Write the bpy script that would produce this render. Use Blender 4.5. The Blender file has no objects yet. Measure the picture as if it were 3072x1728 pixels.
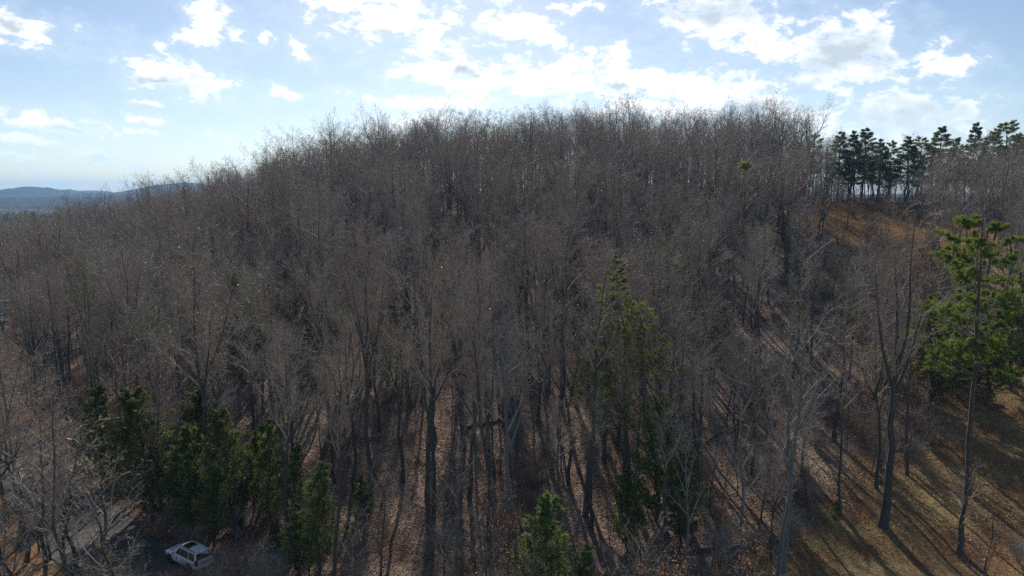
import bpy, bmesh, math, random
import numpy as np
from mathutils import Vector, Matrix, Quaternion

sc = bpy.context.scene
COL = sc.collection
R = math.radians

# ------------------------------------------------------------------ camera
CAM_Z = 32.0
PITCH = 7.45
cam_d = bpy.data.cameras.new('camera')
cam_d.sensor_width = 36.0
cam_d.lens = 36.0 * 2133.0 / 3072.0
cam_d.clip_start = 0.5
cam_d.clip_end = 30000
cam = bpy.data.objects.new('camera', cam_d)
COL.objects.link(cam)
cam.location = (0, 0, CAM_Z)
cam.rotation_euler = (R(90 - PITCH), 0, 0)
sc.camera = cam

# ------------------------------------------------------------------ light
SUN_EL, SUN_AZ = 34.0, -4.5           # azimuth measured from +Y towards +X
sc.view_settings.view_transform = 'Standard'
sc.view_settings.look = 'None'
sc.view_settings.gamma = 1
sc.view_settings.exposure = 0.38
sc.cycles.max_bounces = 4
sc.cycles.diffuse_bounces = 2
sc.cycles.glossy_bounces = 2
sc.cycles.transmission_bounces = 3
sc.cycles.transparent_max_bounces = 8
sc.cycles.volume_bounces = 0
sc.cycles.sample_clamp_indirect = 4
sc.cycles.use_denoising = False
SKY_STRENGTH = 0.08
SUN_STRENGTH = 5.0


def px_dir(px, py):
    a = R(PITCH)
    cx, cy = (px - 1536) / 2133.0, (py - 864) / 2133.0
    # camera space: forward 1, right cx, down cy
    fy = math.cos(a) - cy * math.sin(a)
    fz = -math.sin(a) - cy * math.cos(a)
    v = Vector((cx, fy, fz))
    return v.normalized()


def build_world():
    w = bpy.data.worlds.new('World')
    sc.world = w
    w.use_nodes = True
    nt = w.node_tree
    nt.nodes.clear()
    N = nt.nodes.new
    L = nt.links.new

    def val(op, a, b=None, c=None, clamp=False):
        n = N('ShaderNodeMath'); n.operation = op; n.use_clamp = clamp
        for k, x in enumerate((a, b, c)):
            if x is None: continue
            if isinstance(x, (int, float)): n.inputs[k].default_value = x
            else: L(x, n.inputs[k])
        return n.outputs[0]

    def smooth(x, lo, hi):
        n = N('ShaderNodeMapRange'); n.interpolation_type = 'SMOOTHSTEP'
        n.inputs['From Min'].default_value = lo; n.inputs['From Max'].default_value = hi
        L(x, n.inputs['Value'])
        return n.outputs['Result']

    def mixc(f, a, b, mode='MIX'):
        n = N('ShaderNodeMix'); n.data_type = 'RGBA'; n.blend_type = mode
        if isinstance(f, (int, float)): n.inputs[0].default_value = f
        else: L(f, n.inputs[0])
        for s, x in ((n.inputs[6], a), (n.inputs[7], b)):
            if isinstance(x, tuple): s.default_value = (*x, 1)
            else: L(x, s)
        return n.outputs[2]

    sky = N('ShaderNodeTexSky'); sky.sky_type = 'NISHITA'; sky.sun_disc = False
    sky.sun_elevation = R(SUN_EL); sky.sun_rotation = R(SUN_AZ)
    sky.altitude = 300; sky.air_density = 0.9; sky.dust_density = 0.4; sky.ozone_density = 1.2
    tc = N('ShaderNodeTexCoord')
    sep = N('ShaderNodeSeparateXYZ'); L(tc.outputs['Generated'], sep.inputs[0])
    az = val('MULTIPLY', val('ARCTAN2', sep.outputs[0], sep.outputs[1]), 57.2958)
    el = val('MULTIPLY', val('ARCSINE', sep.outputs[2]), 57.2958)
    comb0 = N('ShaderNodeCombineXYZ'); L(az, comb0.inputs[0]); L(el, comb0.inputs[1])
    # warped bearings give the cloud banks their irregular outlines
    wn = N('ShaderNodeTexNoise'); wn.inputs['Scale'].default_value = .30; wn.inputs['Detail'].default_value = 4; wn.inputs['Roughness'].default_value = .6
    L(comb0.outputs[0], wn.inputs['Vector'])
    ws = N('ShaderNodeVectorMath'); ws.operation = 'SUBTRACT'; L(wn.outputs['Color'], ws.inputs[0]); ws.inputs[1].default_value = (.5, .5, .5)
    wm = N('ShaderNodeVectorMath'); wm.operation = 'MULTIPLY_ADD'; L(ws.outputs[0], wm.inputs[0]); wm.inputs[1].default_value = (6.0, 2.6, 0); L(comb0.outputs[0], wm.inputs[2])
    comb = wm

    def angles(px, py):
        d = px_dir(px, py)
        return math.degrees(math.atan2(d.x, d.y)), math.degrees(math.asin(d.z))

    # cloud banks of this sky: centre, half width, half height (photo pixels), tilt
    clouds = [
        (60, 75, 180, 48, -14), (640, 60, 75, 85, 20), (590, 115, 110, 30, 12), (490, 215, 95, 55, -30), (520, 225, 190, 48, -14), (640, 255, 110, 28, -5),
        (905, 140, 60, 26, -35), (845, 268, 55, 14, -12), (780, 110, 22, 24, 0), (160, 372, 190, 26, -13), (290, 385, 95, 24, -20),
        (60, 415, 90, 20, -10), (50, 470, 80, 22, -22), (310, 478, 110, 22, -10), (470, 368, 52, 14, -14), (430, 398, 40, 12, -10),
        (450, 308, 40, 8, 0), (740, 450, 60, 14, -18), (1180, 40, 260, 90, -4), (1310, 80, 120, 70, -10), (1560, 85, 150, 55, -10), (1640, 110, 80, 40, -30),
        (1330, 200, 150, 62, -8), (1500, 235, 190, 50, -8), (1640, 215, 180, 48, 0), (1820, 240, 190, 60, -4), (2060, 270, 200, 62, -6), (2250, 290, 160, 60, -14),
        (2400, 340, 160, 50, -16), (1835, 145, 55, 44, -38), (2150, 55, 210, 100, -22), (2290, 115, 130, 75, -30), (2520, 150, 190, 115, -8), (2640, 130, 120, 80, -20),
        (2560, 215, 90, 36, 0), (2820, 190, 100, 50, -24), (2720, 330, 170, 78, -4), (2780, 380, 200, 60, 0), (2920, 350, 70, 40, 20), (1250, 300, 170, 24, -4),
        (1400, 300, 80, 30, -20), (1150, 390, 130, 36, 6), (1300, 360, 110, 30, 0), (1980, 330, 260, 34, 0), (1680, 15, 60, 16, 0), (1750, 12, 40, 16, 0),
        (980, 10, 90, 22, -10), (1740, 170, 40, 40, 40), (200, 540, 160, 10, -6), (650, 480, 120, 14, -5),
    ]
    m = None
    for cx, cy, hw, hh, tilt in clouds:
        a, e = angles(cx, cy)
        a2, _ = angles(cx + hw, cy)
        _, e2 = angles(cx, cy - hh)
        mp = N('ShaderNodeMapping'); mp.vector_type = 'TEXTURE'
        mp.inputs['Location'].default_value = (a, e, 0)
        mp.inputs['Rotation'].default_value = (0, 0, R(tilt))
        big = 1.12 if (cx > 1150 and cx < 2800 and cy > 150) else 1.0
        mp.inputs['Scale'].default_value = (abs(a2 - a) * 1.14 * big, abs(e2 - e) * 1.24 * big, 1)
        L(comb.outputs[0], mp.inputs['Vector'])
        ln = N('ShaderNodeVectorMath'); ln.operation = 'LENGTH'; L(mp.outputs[0], ln.inputs[0])
        m = ln.outputs['Value'] if m is None else val('SMOOTH_MIN', m, ln.outputs['Value'], 0.25)

    # ragged outlines, finer towards the horizon
    st = N('ShaderNodeMapping'); st.inputs['Scale'].default_value = (0.12, 0.22, 1)
    st.inputs['Rotation'].default_value = (0, 0, R(10))
    L(comb0.outputs[0], st.inputs['Vector'])
    nz = N('ShaderNodeTexNoise'); nz.inputs['Scale'].default_value = 3.6; nz.inputs['Detail'].default_value = 9
    nz.inputs['Roughness'].default_value = 0.66; nz.inputs['Distortion'].default_value = 0.25
    L(st.outputs[0], nz.inputs['Vector'])
    nb = N('ShaderNodeTexNoise'); nb.inputs['Scale'].default_value = 1.1; nb.inputs['Detail'].default_value = 5
    L(st.outputs[0], nb.inputs['Vector'])
    inside = val('SUBTRACT', 1.0, m)
    # other fair-weather clouds all round the sky, away from these banks
    far_n = val('MULTIPLY', val('SUBTRACT', nb.outputs['Fac'], 0.70), 5.0)
    away = smooth(val('ABSOLUTE', az), 40, 60)
    high = smooth(el, 17, 26)
    generic = val('MULTIPLY_ADD', val('MAXIMUM', away, high), 3.0, -3.0)
    field = val('MAXIMUM', inside, val('ADD', far_n, generic))
    f = val('MULTIPLY_ADD', val('SUBTRACT', nz.outputs['Fac'], 0.5), 3.4, field)
    cover = smooth(f, 0.02, 0.80)
    wisp = val('MULTIPLY', smooth(f, -0.9, 0.3), 0.13)
    # wisps of thin veil
    cover = val('MULTIPLY', val('MAXIMUM', cover, wisp), smooth(el, -1.0, 1.5))

    # thick grey cores seen from below
    greys = [(2140, 35, 130, 48), (2480, 190, 90, 40), (2540, 160, 140, 66), (2740, 345, 190, 60), (2560, 350, 60, 30), (1400, 212, 60, 18), (1840, 262, 50, 18), (2270, 310, 90, 24), (470, 238, 95, 18), (200, 385, 110, 14), (20, 478, 50, 12), (300, 482, 70, 10), (2800, 375, 160, 45), (40, 70, 45, 20)]
    g = None
    for cx, cy, hw, hh in greys:
        a, e = angles(cx, cy); a2, _ = angles(cx + hw, cy); _, e2 = angles(cx, cy - hh)
        mp = N('ShaderNodeMapping'); mp.vector_type = 'TEXTURE'
        mp.inputs['Location'].default_value = (a, e, 0)
        mp.inputs['Scale'].default_value = (abs(a2 - a) * 1.2, abs(e2 - e) * 1.3, 1)
        L(comb.outputs[0], mp.inputs['Vector'])
        ln = N('ShaderNodeVectorMath'); ln.operation = 'LENGTH'; L(mp.outputs[0], ln.inputs[0])
        g = ln.outputs['Value'] if g is None else val('SMOOTH_MIN', g, ln.outputs['Value'], 0.2)
    gn = N('ShaderNodeTexNoise'); gn.inputs['Scale'].default_value = 4.0; gn.inputs['Detail'].default_value = 6
    L(st.outputs[0], gn.inputs['Vector'])
    gf = val('MULTIPLY_ADD', val('SUBTRACT', gn.outputs['Fac'], 0.5), 2.0, val('SUBTRACT', 1.08, g))
    grey = val('MULTIPLY', smooth(gf, -0.25, 0.95), smooth(f, 0.05, 0.8))
    white = mixc(grey, (13.0, 13.0, 13.1), (6.2, 7.1, 7.8))
    lp = val('ADD', el, 0.0)
    hor = mixc(smooth(lp, 0.0, 9.0), (9.5, 11.0, 11.6), white)
    col = mixc(cover, sky.outputs[0], hor)
    bg = N('ShaderNodeBackground'); bg.inputs['Strength'].default_value = SKY_STRENGTH
    L(col, bg.inputs['Color'])
    out = N('ShaderNodeOutputWorld'); L(bg.outputs[0], out.inputs['Surface'])
    w.cycles.sampling_method = 'MANUAL'
    w.cycles.sample_map_resolution = 512


build_world()
sun_d = bpy.data.lights.new('sun', 'SUN')
sun_d.energy = SUN_STRENGTH
sun_d.angle = R(0.53)
sun_d.color = (1.0, 0.93, 0.82)
sun = bpy.data.objects.new('sun', sun_d)
COL.objects.link(sun)
sun_vec = Vector((math.sin(R(SUN_AZ)) * math.cos(R(SUN_EL)), math.cos(R(SUN_AZ)) * math.cos(R(SUN_EL)), math.sin(R(SUN_EL))))
sun.rotation_euler = sun_vec.to_track_quat('Z', 'Y').to_euler()
sun.location = sun_vec * 300


# ------------------------------------------------------------------ helpers
def tag(o, label=None, cat=None, group=None, kind=None):
    if label: o['label'] = label
    if cat: o['category'] = cat
    if group: o['group'] = group
    if kind: o['kind'] = kind
    return o


def link(name, me, parent=None, mat=None):
    o = bpy.data.objects.new(name, me)
    COL.objects.link(o)
    if parent is not None: o.parent = parent
    if mat is not None:
        me.materials.clear()
        me.materials.append(mat)
    return o


def empty(name, loc=(0, 0, 0), rz=0.0):
    o = bpy.data.objects.new(name, None)
    o.empty_display_size = 0.5
    COL.objects.link(o)
    o.location = loc
    o.rotation_euler = (0, 0, rz)
    return o


def np_mesh(name, V, F, smooth=True, mats=None, midx=None, col=None):
    """V (n,3); F (m,3) or (m,4) arrays, or a list of such arrays."""
    me = bpy.data.meshes.new(name)
    if not isinstance(F, (list, tuple)): F = [F]
    F = [f for f in F if len(f)]
    V = np.asarray(V, dtype=np.float32)
    loops = np.concatenate([f.ravel() for f in F]).astype(np.int32)
    tot = np.concatenate([np.full(len(f), f.shape[1], np.int32) for f in F])
    start = np.concatenate(([0], np.cumsum(tot)[:-1])).astype(np.int32)
    me.vertices.add(len(V)); me.vertices.foreach_set('co', V.ravel())
    me.loops.add(len(loops)); me.loops.foreach_set('vertex_index', loops)
    me.polygons.add(len(tot)); me.polygons.foreach_set('loop_start', start)
    me.polygons.foreach_set('loop_total', tot)
    if midx is not None: me.polygons.foreach_set('material_index', np.asarray(midx, np.int32))
    me.polygons.foreach_set('use_smooth', np.full(len(tot), bool(smooth)))
    if col is not None:
        a = me.attributes.new('Col', 'FLOAT_COLOR', 'POINT')
        c = np.ones((len(V), 4), np.float32); c[:, :3] = col
        a.data.foreach_set('color', c.ravel())
    me.update(calc_edges=True)
    return me


def norm(v):
    return v / np.maximum(np.linalg.norm(v, axis=-1, keepdims=True), 1e-9)


def tubes(P, Rr, sides):
    """P (N,K,3) polylines, Rr (N,K) radii -> verts, quads"""
    N_, K = Rr.shape
    T = np.empty_like(P)
    T[:, 1:-1] = P[:, 2:] - P[:, :-2]; T[:, 0] = P[:, 1] - P[:, 0]; T[:, -1] = P[:, -1] - P[:, -2]
    T = norm(T)
    main = norm(P[:, -1] - P[:, 0])
    ref = np.where(np.abs(main[:, 2:3]) > 0.8, np.array([[1.0, 0, 0]]), np.array([[0, 0, 1.0]]))
    A = norm(np.cross(T, ref[:, None, :])); B = np.cross(T, A)
    th = np.arange(sides) * 2 * np.pi / sides
    V = P[:, :, None, :] + Rr[:, :, None, None] * (A[:, :, None, :] * np.cos(th)[None, None, :, None] + B[:, :, None, :] * np.sin(th)[None, None, :, None])
    idx = np.arange(N_ * K * sides).reshape(N_, K, sides)
    a = idx[:, :-1]; b = idx[:, 1:]
    F = np.stack([a, np.roll(a, -1, 2), np.roll(b, -1, 2), b], -1).reshape(-1, 4)
    return V.reshape(-1, 3), F


def merge(parts):
    Vs, Fs, off = [], [], 0
    for V, F in parts:
        Vs.append(V); Fs.append(F + off); off += len(V)
    q = [f for f in Fs if f.shape[1] == 4]; t = [f for f in Fs if f.shape[1] == 3]
    out = []
    if q: out.append(np.concatenate(q))
    if t: out.append(np.concatenate(t))
    return np.concatenate(Vs), out


def sample(P, Rr, t):
    """points, tangents, radii of polylines P (N,K,3) at params t (N,n)"""
    K = P.shape[1]
    x = t * (K - 1)
    i = np.clip(x.astype(int), 0, K - 2); f = x - i
    r = np.arange(P.shape[0])[:, None]
    p = P[r, i] * (1 - f[..., None]) + P[r, i + 1] * f[..., None]
    return p, norm(P[r, i + 1] - P[r, i]), Rr[r, i] * (1 - f) + Rr[r, i + 1] * f


def grow(rng, P, Rr, n, t0, t1, length, ang, up, K, wig, rf=0.6, rmax=9.0, rend=0.35, rmin=0.006, rel=True, whorls=0):
    Np = P.shape[0]
    t = t0 + (t1 - t0) * (np.arange(n)[None, :] + rng.random((Np, n))) / n
    if whorls: t = np.minimum(np.floor((t - t0) / (t1 - t0) * whorls) / whorls * (t1 - t0) + t0 + .035 * rng.random(t.shape), .995)
    p, tan, r = sample(P, Rr, t)
    plen = np.linalg.norm(P[:, -1] - P[:, 0], axis=1)[:, None]
    az = rng.random((Np, 1)) * 6.28 + np.arange(n)[None, :] * 2.39996 + rng.normal(0, .35, (Np, n))
    ref = np.where(np.abs(tan[..., 2:3]) > 0.85, np.array([1.0, 0, 0]), np.array([0, 0, 1.0]))
    A = norm(np.cross(tan, ref)); B = np.cross(tan, A)
    a = ang * (1 + rng.normal(0, .16, (Np, n)))
    perp = A * np.cos(az)[..., None] + B * np.sin(az)[..., None]
    d = tan * np.cos(a)[..., None] + perp * np.sin(a)[..., None]
    Ln = length(t) * (0.65 + 0.6 * rng.random((Np, n)))
    if rel: Ln = Ln * plen
    M = Np * n
    d = d.reshape(M, 3); Ln = Ln.reshape(M); p = p.reshape(M, 3); r = r.reshape(M)
    C = np.empty((M, K, 3)); C[:, 0] = p
    for k in range(1, K):
        d = norm(d + np.array([0, 0, up / K]) + rng.normal(0, wig, (M, 3)))
        C[:, k] = C[:, k - 1] + d * (Ln / (K - 1))[:, None]
    r0 = np.clip(r * rf, rmin, rmax)
    q = np.linspace(1, rend, K)
    CR = np.maximum(r0[:, None] * q[None, :], rmin * 0.7)
    return C, CR


def trunk_line(rng, H, K=12, wob=0.35, lean=0.0):
    z = np.linspace(0, H, K)
    w = np.cumsum(rng.normal(0, wob / math.sqrt(K), (K, 2)), 0)
    w -= w[0]
    a = rng.random() * 6.28
    w += (z / H)[:, None] ** 1.3 * lean * np.array([math.cos(a), math.sin(a)])
    P = np.concatenate([w, z[:, None]], 1)[None]
    P[:, 0, 2] = -0.5
    return P


def tufts(rng, pos, m, ln, wd, bias=None, spread=1.0):
    """m narrow blades of length ln fanning out of every pos (M,3)"""
    M = len(pos)
    d = rng.normal(0, 1, (M, m, 3)) * spread
    if bias is not None: d = d + bias[:, None, :]
    d = norm(d)
    s = norm(np.cross(d, rng.normal(0, 1, (M, m, 3))))
    l = ln * (0.6 + 0.7 * rng.random((M, m, 1)))
    w = wd * (0.7 + 0.6 * rng.random((M, m, 1)))
    o = pos[:, None, :] + rng.normal(0, 0.25 * ln, (M, m, 3))
    a = o - s * w * .5; b = o + s * w * .5; c = o + d * l
    V = np.stack([a, b, c], 2).reshape(-1, 3)
    return V, np.arange(len(V)).reshape(-1, 3)


def leaves(rng, pos, size):
    M = len(pos)
    a = norm(rng.normal(0, 1, (M, 3))); b = norm(np.cross(a, rng.normal(0, 1, (M, 3))))
    s = size * (0.6 + 0.8 * rng.random((M, 1)))
    V = np.stack([pos - a * s * .5, pos + b * s * .32, pos + a * s * .5, pos - b * s * .32], 1).reshape(-1, 3)
    return V, np.arange(len(V)).reshape(-1, 4)


# ------------------------------------------------------------------ materials
def mat(name):
    m = bpy.data.materials.new(name); m.use_nodes = True
    nt = m.node_tree; nt.nodes.clear()
    out = nt.nodes.new('ShaderNodeOutputMaterial')
    b = nt.nodes.new('ShaderNodeBsdfPrincipled')
    nt.links.new(b.outputs[0], out.inputs['Surface'])
    return m, nt, b, out


def noise(nt, scale, detail=4, rough=.55, coord='Object', dist=0.0, stretch=None):
    tc = nt.nodes.new('ShaderNodeTexCoord')
    n = nt.nodes.new('ShaderNodeTexNoise')
    n.inputs['Scale'].default_value = scale; n.inputs['Detail'].default_value = detail
    n.inputs['Roughness'].default_value = rough; n.inputs['Distortion'].default_value = dist
    if stretch:
        mp = nt.nodes.new('ShaderNodeMapping'); mp.inputs['Scale'].default_value = stretch
        nt.links.new(tc.outputs[coord], mp.inputs[0]); nt.links.new(mp.outputs[0], n.inputs['Vector'])
    else:
        nt.links.new(tc.outputs[coord], n.inputs['Vector'])
    return n.outputs['Fac']


def ramp(nt, fac, stops, interp='LINEAR'):
    r = nt.nodes.new('ShaderNodeValToRGB'); cr = r.color_ramp; cr.interpolation = interp
    while len(cr.elements) < len(stops): cr.elements.new(0.5)
    for e, (p, c) in zip(cr.elements, stops):
        e.position = p; e.color = (*c, 1)
    if fac is not None: nt.links.new(fac, r.inputs[0])
    return r.outputs[0]


def mix(nt, f, a, b, mode='MIX'):
    n = nt.nodes.new('ShaderNodeMix'); n.data_type = 'RGBA'; n.blend_type = mode
    for s, x in ((n.inputs[0], f), (n.inputs[6], a), (n.inputs[7], b)):
        if isinstance(x, (int, float)): s.default_value = x
        elif isinstance(x, tuple): s.default_value = (*x, 1)
        else: nt.links.new(x, s)
    return n.outputs[2]


def bump(nt, b, h, strength, dist):
    n = nt.nodes.new('ShaderNodeBump'); n.inputs['Strength'].default_value = strength
    n.inputs['Distance'].default_value = dist
    nt.links.new(h, n.inputs['Height']); nt.links.new(n.outputs[0], b.inputs['Normal'])


def rnd(nt):
    return nt.nodes.new('ShaderNodeObjectInfo').outputs['Random']


def bark_mat(name, dark, light, tint, rough=.85):
    m, nt, b, out = mat(name)
    n1 = noise(nt, 2.2, 6, .65, stretch=(3, 3, .8))
    n2 = noise(nt, .9, 3, .5)
    c = ramp(nt, n1, [(.32, dark), (.66, light)])
    c = mix(nt, ramp(nt, n2, [(.48, (0, 0, 0)), (.62, (.7, .7, .7))]), c, tint)
    c = mix(nt, ramp(nt, rnd(nt), [(0, (.0, .0, .0)), (1, (.55, .55, .55))]), c, tuple(x * .55 for x in light))
    nt.links.new(c, b.inputs['Base Color'])
    b.inputs['Roughness'].default_value = rough
    bump(nt, b, n1, .8, .05)
    return m


BARK = bark_mat('bark_grey', (.03, .027, .024), (.105, .097, .085), (.09, .105, .075))
BARK_PALE = bark_mat('bark_pale', (.09, .095, .09), (.20, .21, .205), (.13, .15, .135))
BARK_PINE = bark_mat('bark_pine', (.05, .04, .035), (.15, .12, .10), (.10, .085, .075))
BARK_RED = bark_mat('bark_cedar', (.07, .04, .03), (.17, .10, .07), (.11, .08, .06))


def twig_mat(name, stops, spec=.4):
    m, nt, b, out = mat(name)
    c = ramp(nt, rnd(nt), stops)
    n2 = noise(nt, .55, 3, .6)
    c = mix(nt, ramp(nt, n2, [(.4, (0, 0, 0)), (.65, (.5, .5, .5))]), c, (.31, .275, .225))
    nt.links.new(c, b.inputs['Base Color'])
    b.inputs['Roughness'].default_value = .65
    b.inputs['Specular IOR Level'].default_value = spec * .4
    return m


TWIG = twig_mat('twig_bark', [(0, (.29, .225, .19)), (.3, (.38, .325, .27)), (.55, (.30, .22, .205)), (.75, (.31, .285, .195)), (1, (.42, .365, .31))])
TWIG_PALE = twig_mat('twig_pale', [(0, (.27, .26, .225)), (1, (.22, .215, .195))], .5)
TWIG_RED = twig_mat('twig_reddish', [(0, (.22, .13, .10)), (1, (.25, .17, .13))])


def leafy_mat(name, stops, trans=.45, rough=.5, nscale=.8, spec=.3):
    m, nt, b, out = mat(name)
    n = noise(nt, nscale, 3, .6)
    c = ramp(nt, n, stops)
    c = mix(nt, .25, c, mix(nt, rnd(nt), tuple(x * .6 for x in stops[0][1]), stops[-1][1]))
    nt.links.new(c, b.inputs['Base Color'])
    b.inputs['Roughness'].default_value = rough
    b.inputs['Specular IOR Level'].default_value = spec
    tr = nt.nodes.new('ShaderNodeBsdfTranslucent')
    nt.links.new(mix(nt, .35, c, (.22, .22, .02) if 'needle' in name or 'cedar' in name or 'mistle' in name else (.3, .16, .06)), tr.inputs['Color'])
    ms = nt.nodes.new('ShaderNodeMixShader'); ms.inputs[0].default_value = trans
    nt.links.new(b.outputs[0], ms.inputs[1]); nt.links.new(tr.outputs[0], ms.inputs[2])
    nt.links.new(ms.outputs[0], out.inputs['Surface'])
    return m


NEEDLE = leafy_mat('pine_needles', [(.3, (.085, .145, .025)), (.7, (.18, .25, .04))], .5)
NEEDLE_FAR = leafy_mat('far_needles', [(.3, (.06, .10, .035)), (.7, (.14, .18, .05))], .5)
NEEDLE_GOLD = leafy_mat('gold_needles', [(.3, (.07, .10, .03)), (.7, (.16, .17, .04))], .45)
NEEDLE_LIME = leafy_mat('lime_needles', [(.3, (.11, .16, .035)), (.7, (.22, .27, .06))], .5)
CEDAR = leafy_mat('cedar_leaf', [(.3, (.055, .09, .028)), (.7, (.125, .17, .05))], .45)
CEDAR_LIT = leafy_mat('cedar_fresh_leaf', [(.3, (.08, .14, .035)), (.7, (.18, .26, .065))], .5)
DEADLEAF = leafy_mat('dry_oak_leaf', [(.3, (.11, .055, .035)), (.7, (.22, .125, .075))], .5)
BUDS = leafy_mat('yellow_green_bud', [(.3, (.12, .13, .03)), (.7, (.20, .20, .05))], .4)
LITTER = leafy_mat('fallen_leaf', [(.3, (.20, .125, .08)), (.5, (.34, .24, .17)), (.7, (.54, .43, .34))], .35, .55, 3.0, .25)


# ------------------------------------------------------------------ terrain
ROAD = np.array([(-2, 36, 0), (-14, 44, 0), (-29.3, 55.3, 0), (-35.0, 59.0, 0), (-42.5, 66.2, 0), (-58, 81, .2), (-79, 101, .5), (-95, 122, 1.2), (-110, 145, 2.4), (-124, 165, 3.0), (-134, 182, 3.0), (-158, 210, 2.0), (-200, 250, 0)], float)
ROAD_W = 3.9


def road_dist(x, y):
    best = np.full(np.shape(x), 1e9); bz = np.zeros(np.shape(x)); side = np.zeros(np.shape(x))
    for a, b in zip(ROAD[:-1], ROAD[1:]):
        d = b[:2] - a[:2]; L2 = d @ d
        t = np.clip(((x - a[0]) * d[0] + (y - a[1]) * d[1]) / L2, 0, 1)
        qx, qy = a[0] + t * d[0], a[1] + t * d[1]
        dd = np.hypot(x - qx, y - qy)
        m = dd < best
        best = np.where(m, dd, best); bz = np.where(m, a[2] + t * (b[2] - a[2]), bz)
        side = np.where(m, np.sign(d[0] * (y - a[1]) - d[1] * (x - a[0])), side)
    return best, bz, side


CX = np.array([-400, -230, -165, -130, -108, -84, -65, -52, -25, 20, 62, 84, 94, 200, 400], float)
CZ = np.array([-5, -4, 1.8, 8.0, 11.5, 19.6, 24.2, 28.2, 32.4, 34.8, 34.2, 32.4, 29.8, 30.5, 29], float)
CY = np.array([215, 215, 205, 205, 210, 213, 213, 213, 215, 215, 212, 198, 186, 180, 180], float)


def sstep(t):
    t = np.clip(t, 0, 1); return t * t * (3 - 2 * t)


def height(x, y):
    x = np.asarray(x, float); y = np.asarray(y, float)
    # crest along the bearing of the point, so that the hill fans out from the road
    s = x * 205.0 / np.maximum(y, 60.0)
    C = np.interp(s, CX, CZ); Yc = np.interp(s, CX, CY)
    y0 = 58.0
    t = (y - y0) / (Yc - y0)
    up = np.where(t < .08, 0, 1) * 0
    rampv = np.clip(t, 0, 1) * (1 - .0 * up)
    rampv = rampv - 0.055 * np.sin(np.clip(t, 0, 1) * np.pi * 2) * 0.7
    z = C * rampv
    z = np.where(t > 1, C - (C + 4) * sstep((y - Yc - 2) / 110.0), z)
    z = z + 0.5 * np.sin(x * .09 + 1.3) * np.cos(y * .075) * sstep((y - 50) / 30) + 0.22 * np.sin(x * .31 + y * .22)
    far = np.hypot(x, y)
    z = z + 5.0 * np.sin(x * .006 + 2) * np.cos(y * .0045) * sstep((far - 350) / 500) - 4 * sstep((far - 350) / 500)
    d, rz, _ = road_dist(x, y)
    w = 1 - sstep((d - ROAD_W - 1.0) / 9.0)
    return z * (1 - w) + rz * w


def hz(x, y):
    return float(height(np.array([x]), np.array([y]))[0])


def ground_at(px, py):
    d = px_dir(px, py)
    lo, t = 0, 20.0
    while t < 3000:
        p = Vector((0, 0, CAM_Z)) + d * t
        if p.z < hz(p.x, p.y):
            a, b = t - 2, t
            for _ in range(12):
                m = (a + b) / 2; p = Vector((0, 0, CAM_Z)) + d * m
                if p.z < hz(p.x, p.y): b = m
                else: a = m
            return Vector((p.x, p.y, hz(p.x, p.y)))
        t += 2
    return None


def top_z(px, py, x, y):
    """height above sea of the pixel ray where it passes over the spot"""
    d = px_dir(px, py)
    return CAM_Z + d.z * (y / d.y)


def in_clearing(x, y):
    r = x / np.maximum(y, 1)
    return ((x - 84) / 19) ** 2 + ((y - 163) / 24) ** 2 < 1


def in_lawn(x, y):
    return (x > 20 + (y - 56) * 1.28) & (y < 100) & (x > 18)


def smooth_noise(x, y, s, seed=0):
    return (np.sin(x / s + seed) * np.cos(y / s * 1.13 + seed * 2.1) + np.sin(x / s * 2.3 + y / s * 1.7 + seed * .7) * .5 + np.sin(y / s * 3.1 - x / s * 1.9 + seed) * .3) / 1.8


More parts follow.
